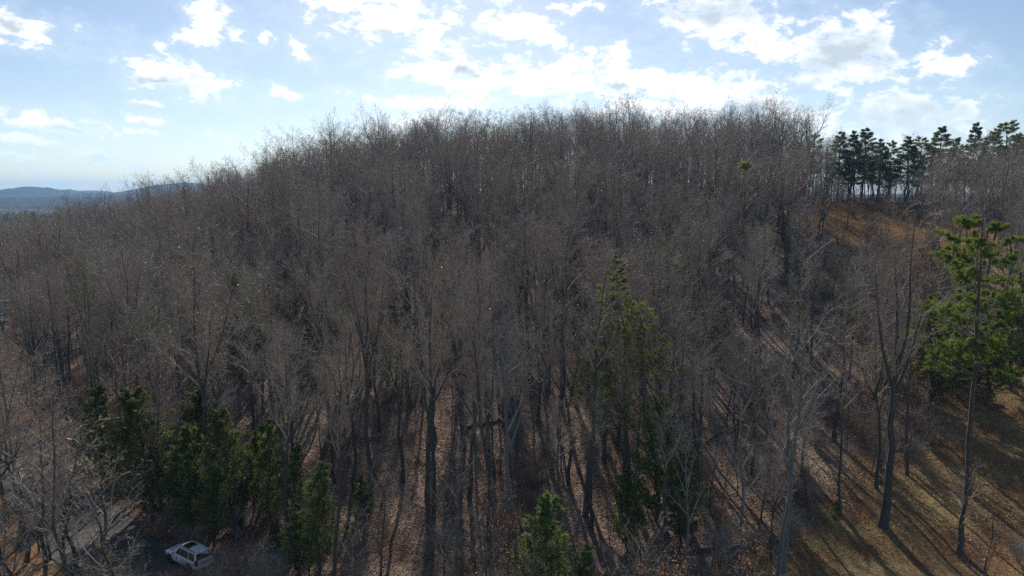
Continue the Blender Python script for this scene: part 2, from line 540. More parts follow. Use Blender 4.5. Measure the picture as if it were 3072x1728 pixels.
def build_ground():
    def axis(n, near, far, c):
        u = np.linspace(-1, 1, n); k = 6.2
        return c + np.sinh(u * k) / math.sinh(k) * far + u * near
    gx = axis(361, 190, 7500, 0); gy = axis(361, 190, 8500, 130)
    X, Y = np.meshgrid(gx, gy)
    Z = height(X, Y)
    V = np.stack([X, Y, Z], -1).reshape(-1, 3)
    n = len(gx); idx = np.arange(n * n).reshape(n, n)
    F = np.stack([idx[:-1, :-1], idx[:-1, 1:], idx[1:, 1:], idx[1:, :-1]], -1).reshape(-1, 4)
    x, y = V[:, 0], V[:, 1]
    # R: lawn grass, G: dry orange grass, B: leaf litter under the wood
    lawn = np.where((x > 17 + (y - 56) * 1.2 + 3 * smooth_noise(x, y, 6, 1)) & (y < 106) & (x > 14), 1.0, 0.0)
    lawn = np.maximum(lawn, np.where(y < 35, .6, 0))
    clr = np.clip(1.6 - (((x - 84) / 20) ** 2 + ((y - 163) / 27) ** 2), 0, 1)
    rr = x / np.maximum(y, 1)
    clr = np.maximum(clr, np.where((rr > .43) & (rr < .59) & (y > 128) & (y < 186), .7, 0))
    d, _, side = road_dist(x, y)
    verge = np.where((side > 0) & (d > ROAD_W) & (y > 50) & (x < -20), 1.0, 0) * np.clip(1.5 - (d - ROAD_W) / 14, 0, 1)
    strip = np.where((d > ROAD_W) & (d < ROAD_W + 2.2), .55, 0)
    dry = np.clip(np.maximum.reduce([clr, verge, strip]), 0, 1)
    me = np_mesh('ground', V, F, True, col=np.stack([lawn, dry, np.where(np.hypot(x, y) > 300, 0.0, 1.0)], 1))
    m, nt, b, out = mat('ground_cover')
    at = nt.nodes.new('ShaderNodeVertexColor'); at.layer_name = 'Col'
    sp = nt.nodes.new('ShaderNodeSeparateColor'); nt.links.new(at.outputs[0], sp.inputs[0])
    nf = noise(nt, 3.5, 8, .75, dist=.6)
    nm = noise(nt, .16, 5, .6)
    nl = noise(nt, .05, 4, .6)
    litter = ramp(nt, nf, [(.28, (.06, .038, .024)), (.45, (.20, .14, .10)), (.58, (.40, .295, .22)), (.72, (.66, .53, .42))])
    soil = ramp(nt, nf, [(.3, (.05, .03, .02)), (.65, (.17, .085, .055))])
    litter = mix(nt, ramp(nt, nm, [(.5, (0, 0, 0)), (.62, (.8, .8, .8))]), litter, soil)
    grass = ramp(nt, nf, [(.3, (.10, .082, .03)), (.5, (.28, .20, .09)), (.7, (.48, .35, .17))])
    red = ramp(nt, nf, [(.3, (.09, .05, .03)), (.7, (.34, .18, .09))])
    grass = mix(nt, ramp(nt, nm, [(.46, (0, 0, 0)), (.58, (.9, .9, .9))]), grass, red)
    drygr = ramp(nt, nf, [(.3, (.20, .115, .05)), (.5, (.38, .235, .105)), (.7, (.54, .36, .17))])
    drygr = mix(nt, ramp(nt, nm, [(.42, (.7, .7, .7)), (.58, (0, 0, 0))]), drygr, (.25, .11, .05))

    def soft(s):
        a = nt.nodes.new('ShaderNodeMath'); a.operation = 'MULTIPLY_ADD'
        nt.links.new(noise(nt, .45, 4, .6), a.inputs[0]); a.inputs[1].default_value = 1.2; 
        nt.links.new(s, a.inputs[2])
        mr = nt.nodes.new('ShaderNodeMapRange'); mr.inputs['From Min'].default_value = .85; mr.inputs['From Max'].default_value = 1.25
        nt.links.new(a.outputs[0], mr.inputs['Value'])
        return mr.outputs[0]
    c = mix(nt, soft(sp.outputs[0]), litter, grass)
    c = mix(nt, soft(sp.outputs[1]), c, drygr)
    woods = ramp(nt, noise(nt, .06, 6, .7), [(.35, (.035, .035, .025)), (.65, (.11, .09, .07))])
    c = mix(nt, sp.outputs[2], woods, c)
    nt.links.new(c, b.inputs['Base Color'])
    b.inputs['Roughness'].default_value = 1.0; b.inputs['Specular IOR Level'].default_value = .12
    bump(nt, b, nf, 1.0, .35)
    o = link('ground', me, None, m)
    tag(o, kind='structure')


build_ground()


def build_road():
    P = []
    for a, b in zip(ROAD[:-1], ROAD[1:]):
        n = max(2, int(np.hypot(*(b - a)[:2]) / 1.5))
        for k in range(n): P.append(a + (b - a) * k / n)
    P.append(ROAD[-1]); P = np.array(P)
    ker = np.ones(9) / 9
    Q = P.copy()
    for c in range(2):
        Q[:, c] = np.convolve(np.pad(P[:, c], 4, 'edge'), ker, 'valid')
    P = Q
    T = np.gradient(P[:, :2], axis=0); T /= np.linalg.norm(T, axis=1)[:, None]
    Nn = np.stack([-T[:, 1], T[:, 0]], 1)
    us = np.linspace(-1, 1, 9)
    V = np.array([[P[i, 0] + Nn[i, 0] * u * (ROAD_W - .2 + .12 * math.sin(i * .7)), P[i, 1] + Nn[i, 1] * u * (ROAD_W - .2 + .12 * math.sin(i * .7)), 0] for i in range(len(P)) for u in us])
    crown = np.tile(.10 * (1 - us ** 2), len(P))
    V[:, 2] = height(V[:, 0], V[:, 1]) + .10 + crown
    idx = np.arange(len(V)).reshape(len(P), 9)
    F = np.stack([idx[:-1, :-1], idx[:-1, 1:], idx[1:, 1:], idx[1:, :-1]], -1).reshape(-1, 4)[:, ::-1]
    me = np_mesh('road', V, F, True)
    m, nt, b, out = mat('worn_asphalt')
    n1 = noise(nt, 8, 6, .7); n2 = noise(nt, .25, 5, .65)
    c = ramp(nt, n1, [(.35, (.06, .06, .06)), (.65, (.10, .098, .095))])
    c = mix(nt, ramp(nt, n2, [(.45, (0, 0, 0)), (.62, (.5, .5, .5))]), c, (.12, .105, .085))
    nt.links.new(c, b.inputs['Base Color']); b.inputs['Roughness'].default_value = .9; b.inputs['Specular IOR Level'].default_value = .15
    bump(nt, b, n1, .5, .03)
    o = link('road', me, None, m)
    tag(o, kind='structure')


build_road()


# ------------------------------------------------------------------ hills
def build_hills():
    m, nt, b, out = mat('wooded_slope')
    n1 = noise(nt, .02, 8, .75); n2 = noise(nt, .0025, 4, .6)
    c = ramp(nt, n1, [(.35, (.03, .028, .024)), (.65, (.08, .07, .06))])
    c = mix(nt, ramp(nt, n2, [(.5, (0, 0, 0)), (.6, (.7, .7, .7))]), c, (.025, .04, .02))
    nt.links.new(c, b.inputs['Base Color']); b.inputs['Roughness'].default_value = 1.0; b.inputs['Specular IOR Level'].default_value = .1
    bump(nt, b, n1, 1.0, 12)
    ridges = [
        (3900, [(-700, 576), (-300, 566), (0, 573), (60, 569), (120, 561), (165, 563), (200, 571), (260, 577), (330, 583), (390, 580), (440, 568), (500, 553), (560, 547), (600, 551), (640, 562), (720, 569), (800, 574), (900, 578), (1200, 586), (1800, 588), (2600, 584), (3400, 575), (3900, 580)], 620),
        (5600, [(-800, 574), (-200, 572), (0, 575), (100, 572), (180, 571), (203, 566), (222, 572), (235, 575), (262, 571), (300, 572), (345, 580), (420, 584), (600, 586), (1000, 588), (2000, 586), (3000, 580), (3800, 584)], 760),
        (2300, [(-900, 596), (-300, 592), (0, 594), (200, 591), (420, 595), (640, 590), (900, 596), (1300, 598), (2200, 596), (3200, 594), (3900, 596)], 420),
    ]
    for depth, prof, wid in ridges:
        px = np.array([p[0] for p in prof], float); py = np.array([p[1] for p in prof], float)
        xs_px = np.linspace(px[0], px[-1], 420)
        ys = np.interp(xs_px, px, py)
        ker = np.hanning(7); ker /= ker.sum()
        ys = np.convolve(np.pad(ys, 3, 'edge'), ker, 'valid')
        rng = np.random.default_rng(int(depth))
        rough = rng.normal(0, 1, 420) * depth / 3900 * 2.2
        X = (xs_px - 1536) / 2133.0 * depth
        Zt = np.array([CAM_Z + px_dir(a, e).z / px_dir(a, e).y * depth for a, e in zip(xs_px, ys)])
        vs = np.linspace(-1, 1, 41)
        G = np.cos(vs * np.pi / 2) ** 1.5
        XX = np.repeat(X[:, None], 41, 1); YY = depth + vs[None, :] * wid + 60 * np.sin(X / 310)[:, None]
        rg = np.random.default_rng(5)
        YB = np.clip(1 - np.abs(vs), 0, 1)[None, :]
        bumps = (np.sin(XX / 140 + YY / 90) + np.sin(XX / 77 - YY / 60)) * 5 * depth / 3900 * YB * (1 - YB) * 4
        ZZ = -14 + (Zt[:, None] + 14) * G[None, :] - np.abs(bumps) * .9 + rough[:, None] * G[None, :] * .5 + rg.normal(0, 1.6, XX.shape) * (G[None, :] > .05)
        V = np.stack([XX, YY, ZZ], -1).reshape(-1, 3)
        idx = np.arange(len(V)).reshape(420, 41)
        F = np.stack([idx[:-1, :-1], idx[1:, :-1], idx[1:, 1:], idx[:-1, 1:]], -1).reshape(-1, 4)
        o = link('hills', np_mesh('hills', V, F, True), None, m)
        tag(o, kind='structure')


build_hills()


# ------------------------------------------------------------------ tree builders (local meshes)
def bare_tree_parts(seed, H=20, cb=.42, spread=.30, limbs=17, dens=1.0, thick=1.0, lean=.6, ang=.70, up=.45, r0=None, det=1.0, tw=1.0, fork=False):
    rng = np.random.default_rng(seed)
    P = trunk_line(rng, H * .97, 14, .5 * min(1, H / 16), lean)
    r0 = r0 or (0.0115 * H * (.75 + .5 * rng.random()))
    z = np.linspace(0, 1, 14)
    Rr = (r0 * (1 - z) ** .85 + .018)[None]
    Rr[0, 0] *= 1.35
    parts_trunk = [tubes(P, Rr, 9)]
    L1, R1 = grow(rng, P, Rr, limbs, cb, .985, lambda t: spread * np.clip(1.25 - ((t - .55) / .62) ** 2, .25, 1) * (1.15 - .55 * t) * 1.15, ang, up, 7, .10, .62, r0 * .55, .18, .018)
    if fork:
        F1, FR = grow(rng, P, Rr, 3, cb * .82, cb * 1.15, lambda t: .50 + 0 * t, .42, .8, 9, .06, .8, r0 * .7, .15, .03)
        parts_trunk.append(tubes(F1, FR, 7))
        L1b, R1b = grow(rng, F1, FR, 7, .3, .98, lambda t: .42 * (1.2 - .6 * t), .65, .5, 7, .1, .6, r0 * .4, .18, .018)
        L1 = np.concatenate([L1, L1b]); R1 = np.concatenate([R1, R1b])
    n2 = max(4, int(8 * det)); n3 = max(4, int(6.5 * det * dens)); n4 = max(2, int(3 * dens))
    L2, R2 = grow(rng, L1, R1, n2, .18, .98, lambda t: .46 * (1.15 - .6 * t), .75, .18, 5, .15, .5, .05, .3, .009 * thick)
    L3, R3 = grow(rng, L2, R2, n3, .12, 1.0, lambda t: .48 * (1.1 - .5 * t), .72, .15, 4, .18, .5, .018, .4, .0068 * thick)
    L4, R4 = grow(rng, L3, R3, n4, .15, 1.0, lambda t: .58 * (1.1 - .4 * t), .60, .3, 3, .14, .7, .010, .6, .0055 * thick * tw)
    # small dead stubs and epicormic shoots on the bole
    S1, SR = grow(rng, P, Rr, 9, .12, cb, lambda t: .055 + 0 * t, 1.1, .1, 4, .15, .18, .03, .4, .012)
    S2, SR2 = grow(rng, S1, SR, 4, .3, 1.0, lambda t: .5 + 0 * t, .7, .2, 3, .15, .6, .02, .4, .008)
    parts_trunk.append(tubes(S1, SR, 4))
    crown = [tubes(L1, R1, 6), tubes(L2, R2, 4), tubes(L3, R3, 3), tubes(L4, R4, 3), tubes(S2, SR2, 3)]
    return parts_trunk, crown, (L1, L2, L3, L4), rng


def variant(name, seed, leafmat=None, leafn=0, leafsize=.13, bark=BARK, twig=TWIG, leafband=None, **kw):
    tr, cr, Ls, rng = bare_tree_parts(seed, **kw)
    V, F = merge(tr); mt = np_mesh('trunk', V, F, True, mats=None); mt.materials.append(bark)
    V, F = merge(cr)
    nq = sum(len(f) for f in F)
    if leafn:
        tips = Ls[3][:, 2]
        if leafband is not None:
            zz = tips[:, 2]; tips = tips[(zz > leafband[0]) & (zz < leafband[1])]
        if len(tips):
            pos = tips[rng.integers(0, len(tips), leafn)] + rng.normal(0, .15, (leafn, 3))
            LV, LF = leaves(rng, pos, leafsize)
            F = [F[0], LF + len(V)]; V = np.concatenate([V, LV])
    mc = np_mesh('crown', V, F, False, midx=np.concatenate([np.zeros(nq, int), np.ones(sum(len(f) for f in F) - nq, int)]))
    mc.materials.append(twig); mc.materials.append(leafmat or DEADLEAF)
    return mt, mc


def joined(mt, mc):
    """one mesh holding trunk and crown, used for the mass of far trees"""
    bm = bmesh.new(); bm.from_mesh(mt)
    me = bpy.data.meshes.new('woodland_tree')
    n0 = len(bm.faces)
    bm.from_mesh(mc)
    bm.faces.ensure_lookup_table()
    for f in bm.faces[n0:]: f.material_index += 1
    bm.to_mesh(me); bm.free()
    me.materials.append(mt.materials[0])
    for m_ in mc.materials: me.materials.append(m_)
    return me


def place_tree(name, meshes, loc, H, H0, rz, label, cat, group=None, partnames=('trunk', 'crown'), lean=(0, 0), wid=1.0):
    t = empty(name, loc, rz)
    t.rotation_euler = (lean[0], lean[1], rz)
    s = H / H0
    t.scale = (s * wid, s * wid, s)
    for pn, me in zip(partnames, meshes):
        o = bpy.data.objects.new(pn, me); COL.objects.link(o); o.parent = t
    tag(t, label, cat, group)
    return t


# library of bare trees, all 20 m tall
BARE = []
specs = [
    dict(seed=11, cb=.55, spread=.20, limbs=17), dict(seed=12, cb=.50, spread=.22, limbs=18, fork=True),
    dict(seed=13, cb=.62, spread=.19, limbs=15), dict(seed=14, cb=.47, spread=.21, limbs=19),
    dict(seed=15, cb=.54, spread=.23, limbs=16, fork=True), dict(seed=16, cb=.62, spread=.21, limbs=14),
    dict(seed=17, cb=.38, spread=.20, limbs=20), dict(seed=18, cb=.55, spread=.23, limbs=16),
]
for k, s in enumerate(specs):
    lm, ln = (DEADLEAF, 420) if k in (3, 6) else ((BUDS, 500) if k in (1,) else (DEADLEAF, 40))
    BARE.append(variant('bare', leafmat=lm, leafn=ln, dens=1.0, **s))
PALE = [variant('pale', 31, bark=BARK_PALE, twig=TWIG_PALE, cb=.42, spread=.17, limbs=14, r0=.17, det=.7, lean=.5),
        variant('pale', 32, bark=BARK_PALE, twig=TWIG_PALE, cb=.46, spread=.20, limbs=12, r0=.20, det=.7, lean=.8, fork=True)]
FARB = [joined(*variant('far', 51 + k, H=20, cb=c, spread=sp, limbs=15, det=.75, dens=1.1, thick=1.1, tw=1.0, ang=.85, up=.4, leafmat=lm, leafn=n, leafsize=.2, fork=fk))
        for k, (c, sp, lm, n, fk) in enumerate([(.46, .30, DEADLEAF, 40, False), (.50, .27, DEADLEAF, 420, False), (.42, .29, BUDS, 250, True), (.48, .33, DEADLEAF, 20, False), (.54, .28, DEADLEAF, 0, True), (.44, .31, DEADLEAF, 150, False)])]
# saplings, 6 m tall
SAP = [variant('sapling', 71 + k, H=6, cb=.15, spread=.34, limbs=12, det=.6, dens=.8, thick=.9, r0=.045, leafmat=lm, leafn=n, leafsize=.12, bark=BARK, twig=tw, lean=.6)
       for k, (lm, n, tw) in enumerate([(DEADLEAF, 60, TWIG), (DEADLEAF, 500, TWIG_RED), (BUDS, 120, TWIG), (DEADLEAF, 0, TWIG_PALE)])]
SAPJ = [joined(a, b) for a, b in SAP]


def shrub_mesh(seed, Hh=2.4, n=26, twig=TWIG, leafn=0, lm=None):
    rng = np.random.default_rng(seed)
    a = rng.random(n) * 6.28; tilt = rng.random(n) * .75
    P = np.zeros((n, 6, 3)); base = rng.normal(0, .22, (n, 2))
    d = np.stack([np.cos(a) * np.sin(tilt), np.sin(a) * np.sin(tilt), np.cos(tilt)], 1)
    P[:, 0, :2] = base; P[:, 0, 2] = -.1
    for k in range(1, 6):
        d = norm(d + rng.normal(0, .12, (n, 3)) + np.array([0, 0, .05]))
        P[:, k] = P[:, k - 1] + d * (Hh * (.6 + .5 * rng.random((n, 1)))) / 5
    Rr = np.repeat(np.linspace(.022, .008, 6)[None], n, 0)
    L2, R2 = grow(rng, P, Rr, 7, .2, 1, lambda t: .42 + 0 * t, .65, .2, 4, .14, .7, .012, .5, .008)
    L3, R3 = grow(rng, L2, R2, 5, .2, 1, lambda t: .5 + 0 * t, .65, .2, 3, .14, .8, .009, .6, .006)
    ps = [tubes(P, Rr, 4), tubes(L2, R2, 3), tubes(L3, R3, 3)]
    V, F = merge(ps); nq = len(F[0])
    if leafn:
        tips = L3[:, 2]; pos = tips[rng.integers(0, len(tips), leafn)]
        LV, LF = leaves(rng, pos, .06); F = [F[0], LF + len(V)]; V = np.concatenate([V, LV])
    me = np_mesh('shrub', V, F, False, midx=np.concatenate([np.zeros(nq, int), np.ones(sum(len(f) for f in F) - nq, int)]))
    me.materials.append(twig); me.materials.append(lm or DEADLEAF)
    return me


SHRUB = [shrub_mesh(91, 2.4, 26, TWIG_RED, 70), shrub_mesh(92, 2.0, 30, TWIG, 60), shrub_mesh(93, 2.8, 22, TWIG_PALE, 30)]


def conifer(seed, H, cb, width, nbr, style, leafmat, bark, blades=9, ln=.28, wd=.035, tuft_step=5, r0=.2, crook=.4, lower=None, openness=0.0):
    """style: 'pine' spreading boughs ending in needle pads, 'layer' flat tiers, 'cedar' dense cone"""
    rng = np.random.default_rng(seed)
    P = trunk_line(rng, H, 12, crook, .5)
    z = np.linspace(0, 1, 12)
    Rr = (r0 * (1 - z) ** .8 + .02)[None]; Rr[0, 0] *= 1.25
    trunk = [tubes(P, Rr, 9)]
    if style == 'cedar':
        prof = lambda t: width / H * np.clip(1.08 - t, .05, 1) ** .75 * np.clip((t - cb) * 9 + .35, .3, 1)
        L1, R1 = grow(rng, P, Rr, nbr, cb, .99, prof, 1.0, .55, 5, .09, .35, .05, .2, .012)
        L2, R2 = grow(rng, L1, R1, 7, .15, 1., lambda t: .42 * (1.15 - .6 * t), .7, .25, 4, .12, .6, .02, .4, .008)
        L3, R3 = grow(rng, L2, R2, 4, .2, 1., lambda t: .45 + 0 * t, .7, .15, 3, .12, .6, .01, .4, .006)
        pos = np.concatenate([L3[:, 1:].reshape(-1, 3), L2[:, 1:].reshape(-1, 3)])
        tv = tufts(rng, pos, blades, ln, wd)
        br = [tubes(L1, R1, 5), tubes(L2, R2, 3)]
    else:
        if style == 'pine':
            prof = lambda t: width / H * np.clip(1.0 - ((t - .62) / .45) ** 2, .30, 1.0) * np.where(t > .93, .8, 1)
            a0, up0 = 1.38, .30
        else:
            prof = lambda t: width / H * np.clip(1.06 - ((t - cb) / (1 - cb)) ** 1.1, .10, 1)
            a0, up0 = 1.25, .22
        L1, R1 = grow(rng, P, Rr, nbr, cb, .985, prof, a0, up0, 7, .07, .35, r0 * .4, .25, .015, whorls=9 if style == 'pine' else max(6, nbr // 5))
        L2, R2 = grow(rng, L1, R1, 8, .30, 1., lambda t: .34 * (1.25 - .6 * t), .85, .15, 4, .10, .55, .03, .4, .01)
        L2[:, :, 2] = L2[:, :1, 2] + (L2[:, :, 2] - L2[:, :1, 2]) * .30      # flattened sprays
        L3, R3 = grow(rng, L2, R2, 4, .25, 1., lambda t: .38 + 0 * t, .7, .3, 3, .10, .6, .012, .4, .008)
        pos = np.concatenate([L3[:, 1:].reshape(-1, 3), L2[:, 2:].reshape(-1, 3), L1[:, -2:].reshape(-1, 3)])
        tv = tufts(rng, pos, blades, ln, wd, np.tile(np.array([0, 0, .9]), (len(pos), 1)))
        br = [tubes(L1, R1, 6), tubes(L2, R2, 3), tubes(L3, R3, 3)]
    if lower is not None:
        S1, SR = grow(rng, P, Rr, lower, .3, cb, lambda t: .06 + 0 * t, 1.4, -.1, 4, .12, .16, .03, .3, .012)
        trunk.append(tubes(S1, SR, 4))
    V, F = merge(trunk); mt = np_mesh('trunk', V, F, True); mt.materials.append(bark)
    V, F = merge(br); mb = np_mesh('branches', V, F, True); mb.materials.append(bark)
    mf = np_mesh('crown', tv[0], tv[1], False); mf.materials.append(leafmat)
    return mt, mb, mf


CON = ('trunk', 'branches', 'crown')

# ------------------------------------------------------------------ hand placed trees
taken = []        # spots that the scattered wood must keep clear of


def stand(px, py, dx=0, dy=0):
    g = ground_at(px, py)
    return g


def special(meshes, H0, bpx, bpy_, tpy, label, cat='bare tree', name='bare_tree', wid=1.0, rz=0, names=('trunk', 'crown'), lean=(0, 0), group=None, tpx=None, keep=2.2, H=None):
    g = ground_at(bpx, bpy_)
    if H is None:
        H = top_z(tpx or bpx, tpy, g.x, g.y) - g.z
    taken.append((g.x, g.y, keep))
    return place_tree(name, meshes, (g.x, g.y, g.z - .05), H, H0, rz, label, cat, group, names, lean, wid)


# the tall pine at the right edge
PINE = conifer(203, 26, .42, 4.8, 50, 'pine', NEEDLE, BARK_PINE, blades=24, ln=.25, wd=.045, r0=.27, lower=10, crook=.22)
special(PINE, 26, 2905, 1480, 640, 'tall pine with long bare trunk and bright green needles at the edge of the lawn', 'pine', 'pine_tree', 1.0, 1.0, CON, lean=(0, R(2.5)), tpx=2950)
# the slender evergreen rising in the middle of the wood
CED_TALL = conifer(212, 22, .25, 5.0, 95, 'layer', NEEDLE_LIME, BARK_RED, blades=7, ln=.18, wd=.045, r0=.16, crook=.9)
special(CED_TALL, 22, 1895, 1480, 760, 'slender yellow-green evergreen with reddish crooked trunk in the middle of the bare wood', 'evergreen tree', 'evergreen_tree', 1.0, 2.0, CON)

CED = [conifer(221, 8, .05, 2.7, 64, 'cedar', CEDAR, BARK_RED, blades=9, ln=.13, wd=.032, r0=.10),
       conifer(222, 8, .05, 2.1, 58, 'cedar', CEDAR_LIT, BARK_RED, blades=9, ln=.13, wd=.032, r0=.09),
       conifer(223, 8, .10, 1.9, 44, 'cedar', CEDAR_LIT, BARK_RED, blades=7, ln=.15, wd=.032, r0=.08)]
cedars = [
    # mesh, base px, base py, top py, width factor, label
    (0, 455, 1560, 1175, 1.25, 'broad dark green cedar standing above the road, left of the pale green cedar'),
    (1, 565, 1600, 1285, 1.25, 'blue-green cedar with a sunlit right side directly above the white car'),
    (0, 700, 1600, 1240, 1.0, 'dark cedar with an olive top just right of the blue-green cedar'),
    (0, 610, 1500, 1180, 1.1, 'shadowed dark cedar behind the blue-green cedar'),
    (2, 760, 1540, 1300, 1.1, 'feathery green cedar squeezed between the dark olive cedar and its thin neighbour'),
    (2, 885, 1560, 1330, 1.1, 'olive feathery cedar at the left border of the sunlit leaf litter'),
    (2, 640, 1640, 1400, 1.2, 'short green cedar on the bank behind the white car'),
    (1, 900, 1720, 1520, 1.2, 'low spreading cedar at the bottom edge left of the bright green cedar'),
    (2, 815, 1590, 1260, 1.0, 'thin feathery cedar between the dark cedars and the sunlit leaf litter'),
    (2, 955, 1730, 1400, 1.15, 'bright green cedar at the bottom left of the wood, right of the brown shrubs'),
    (1, 830, 1690, 1560, 1.3, 'small yellow-green cedar low beside the brown roadside shrub'),
    (0, 315, 1440, 1165, 1.2, 'dark green cedar behind the pale twigs of the roadside trees'),
    (2, 1085, 1590, 1425, 1.2, 'small fresh green cedar against a grey trunk at the left of the sunlit leaf litter'),
    (1, 1620, 1850, 1490, 1.35, 'green cedar at the bottom middle edge of the wood'),
    (2, 1740, 1850, 1640, 1.5, 'low bright green cedar at the bottom edge, right of the middle cedar'),
    (1, 1965, 1560, 1210, 1.15, 'fresh green cedar in front of the reddish trunk of the slender evergreen'),
    (2, 2040, 1650, 1330, 1.25, 'feathery green cedar beside the pale trunk right of the middle of the wood'),
    (1, 1880, 1640, 1420, 1.2, 'low green cedar at the foot of the slender evergreen'),
    (0, 690, 1130, 830, 1.1, 'dark cedar part way up the wooded slope on the left'),
    (1, 735, 1110, 900, 1.0, 'lighter cedar just right of the dark cedar on the left slope'),
    (2, 1735, 1090, 880, 1.0, 'thin green cedar left of the slender evergreen'),
    (0, 2790, 1230, 900, 1.35, 'olive green cedar just left of the tall pine trunk'),
    (0, 3030, 1170, 900, 1.2, 'dark cedar behind the tall pine on its right side'),
    (0, 2960, 1215, 980, 1.5, 'broad dark cedar right of the tall pine trunk, lower than its neighbours'),
    (0, 2870, 1190, 1010, 1.2, 'dark cedar directly behind the trunk of the tall pine'),
    (2, 2510, 1570, 1500, 1.2, 'tiny green cedar seedling among leaf litter in front of the right hand trunks'),
    (1, 2150, 1060, 910, 1.0, 'small cedar deep in the wood left of the pale trunks'),
    (2, 540, 860, 770, 1.4, 'small olive evergreen near the top of the left slope'),
    (1, 1015, 900, 690, 1.3, 'yellow-green evergreen high on the slope above the sunlit leaf litter'),
]
for k, bx, by, ty, w, lab in cedars:
    special(CED[k], 8, bx, by, ty, lab, 'cedar', 'cedar_tree', w, k * 1.7 + bx, CON, keep=1.6)

# conifers on the skyline at the right
SKY_P = [conifer(241, 17, .26, 3.3, 70, 'layer', NEEDLE_FAR, BARK_PINE, blades=6, ln=.26, wd=.06, r0=.17),
         conifer(242, 17, .36, 3.0, 48, 'pine', NEEDLE_FAR, BARK_PINE, blades=7, ln=.26, wd=.06, r0=.17),
         conifer(243, 17, .24, 4.2, 76, 'layer', NEEDLE_GOLD, BARK_PINE, blades=6, ln=.27, wd=.06, r0=.18)]
skyp = [
    (0, 2503, 604, 387, .9, 'leftmost dark pine of the row on the skyline beyond the dry clearing'),
    (0, 2541, 602, 385, .8, 'narrow dark pine second from the left of the skyline row'),
    (0, 2579, 603, 377, 1.05, 'tallest dark tiered pine above the left side of the dry clearing'),
    (0, 2622, 604, 410, .8, 'thin pine just right of the tallest tiered pine on the skyline'),
    (1, 2657, 604, 420, .8, 'brownish pine with a flat crown above the middle of the clearing'),
    (0, 2702, 605, 402, 1.0, 'dark pine with a ragged top above the middle of the clearing'),
    (1, 2744, 603, 407, .85, 'round headed green pine between the ragged pine and the broad golden pine'),
    (2, 2809, 600, 376, 1.1, 'broad golden green pine with tiered boughs on the skyline'),
    (0, 2903, 590, 360, .75, 'narrow pointed pine right of the broad golden pine'),
    (2, 2930, 600, 440, .8, 'low olive pine at the foot of the narrow pointed pine'),
    (1, 2991, 590, 360, 1.0, 'dark pine with bare lower trunk near the right edge of the skyline'),
    (0, 3068, 585, 374, 1.0, 'dark pine cut by the right edge of the photo on the skyline'),
    (0, 3030, 588, 392, .9, 'dark pine between the bare-trunked pine and the one cut by the right edge'),
    (1, 2955, 592, 400, .9, 'bushy pine just left of the dark pine with a bare lower trunk'),
    (2, 2855, 600, 410, .8, 'olive pine right of the broad golden pine, lower than it'),
    (1, 2428, 590, 398, .75, 'small round pine among bare trees left of the skyline row'),
]
for k, bx, by, ty, w, lab in skyp:
    # stand them along the crest behind the clearing
    y = 190 + (bx % 7) * .9; x = (bx - 1536) / 2133 * y * 1.0
    z = hz(x, y); H = top_z(bx, ty, x, y) - z
    taken.append((x, y, 1.5))
    place_tree('pine_tree', SKY_P[k], (x, y, z - .1), H, 17, bx * .7, lab, 'pine', 'pines on the skyline', CON, wid=w * 1.3)

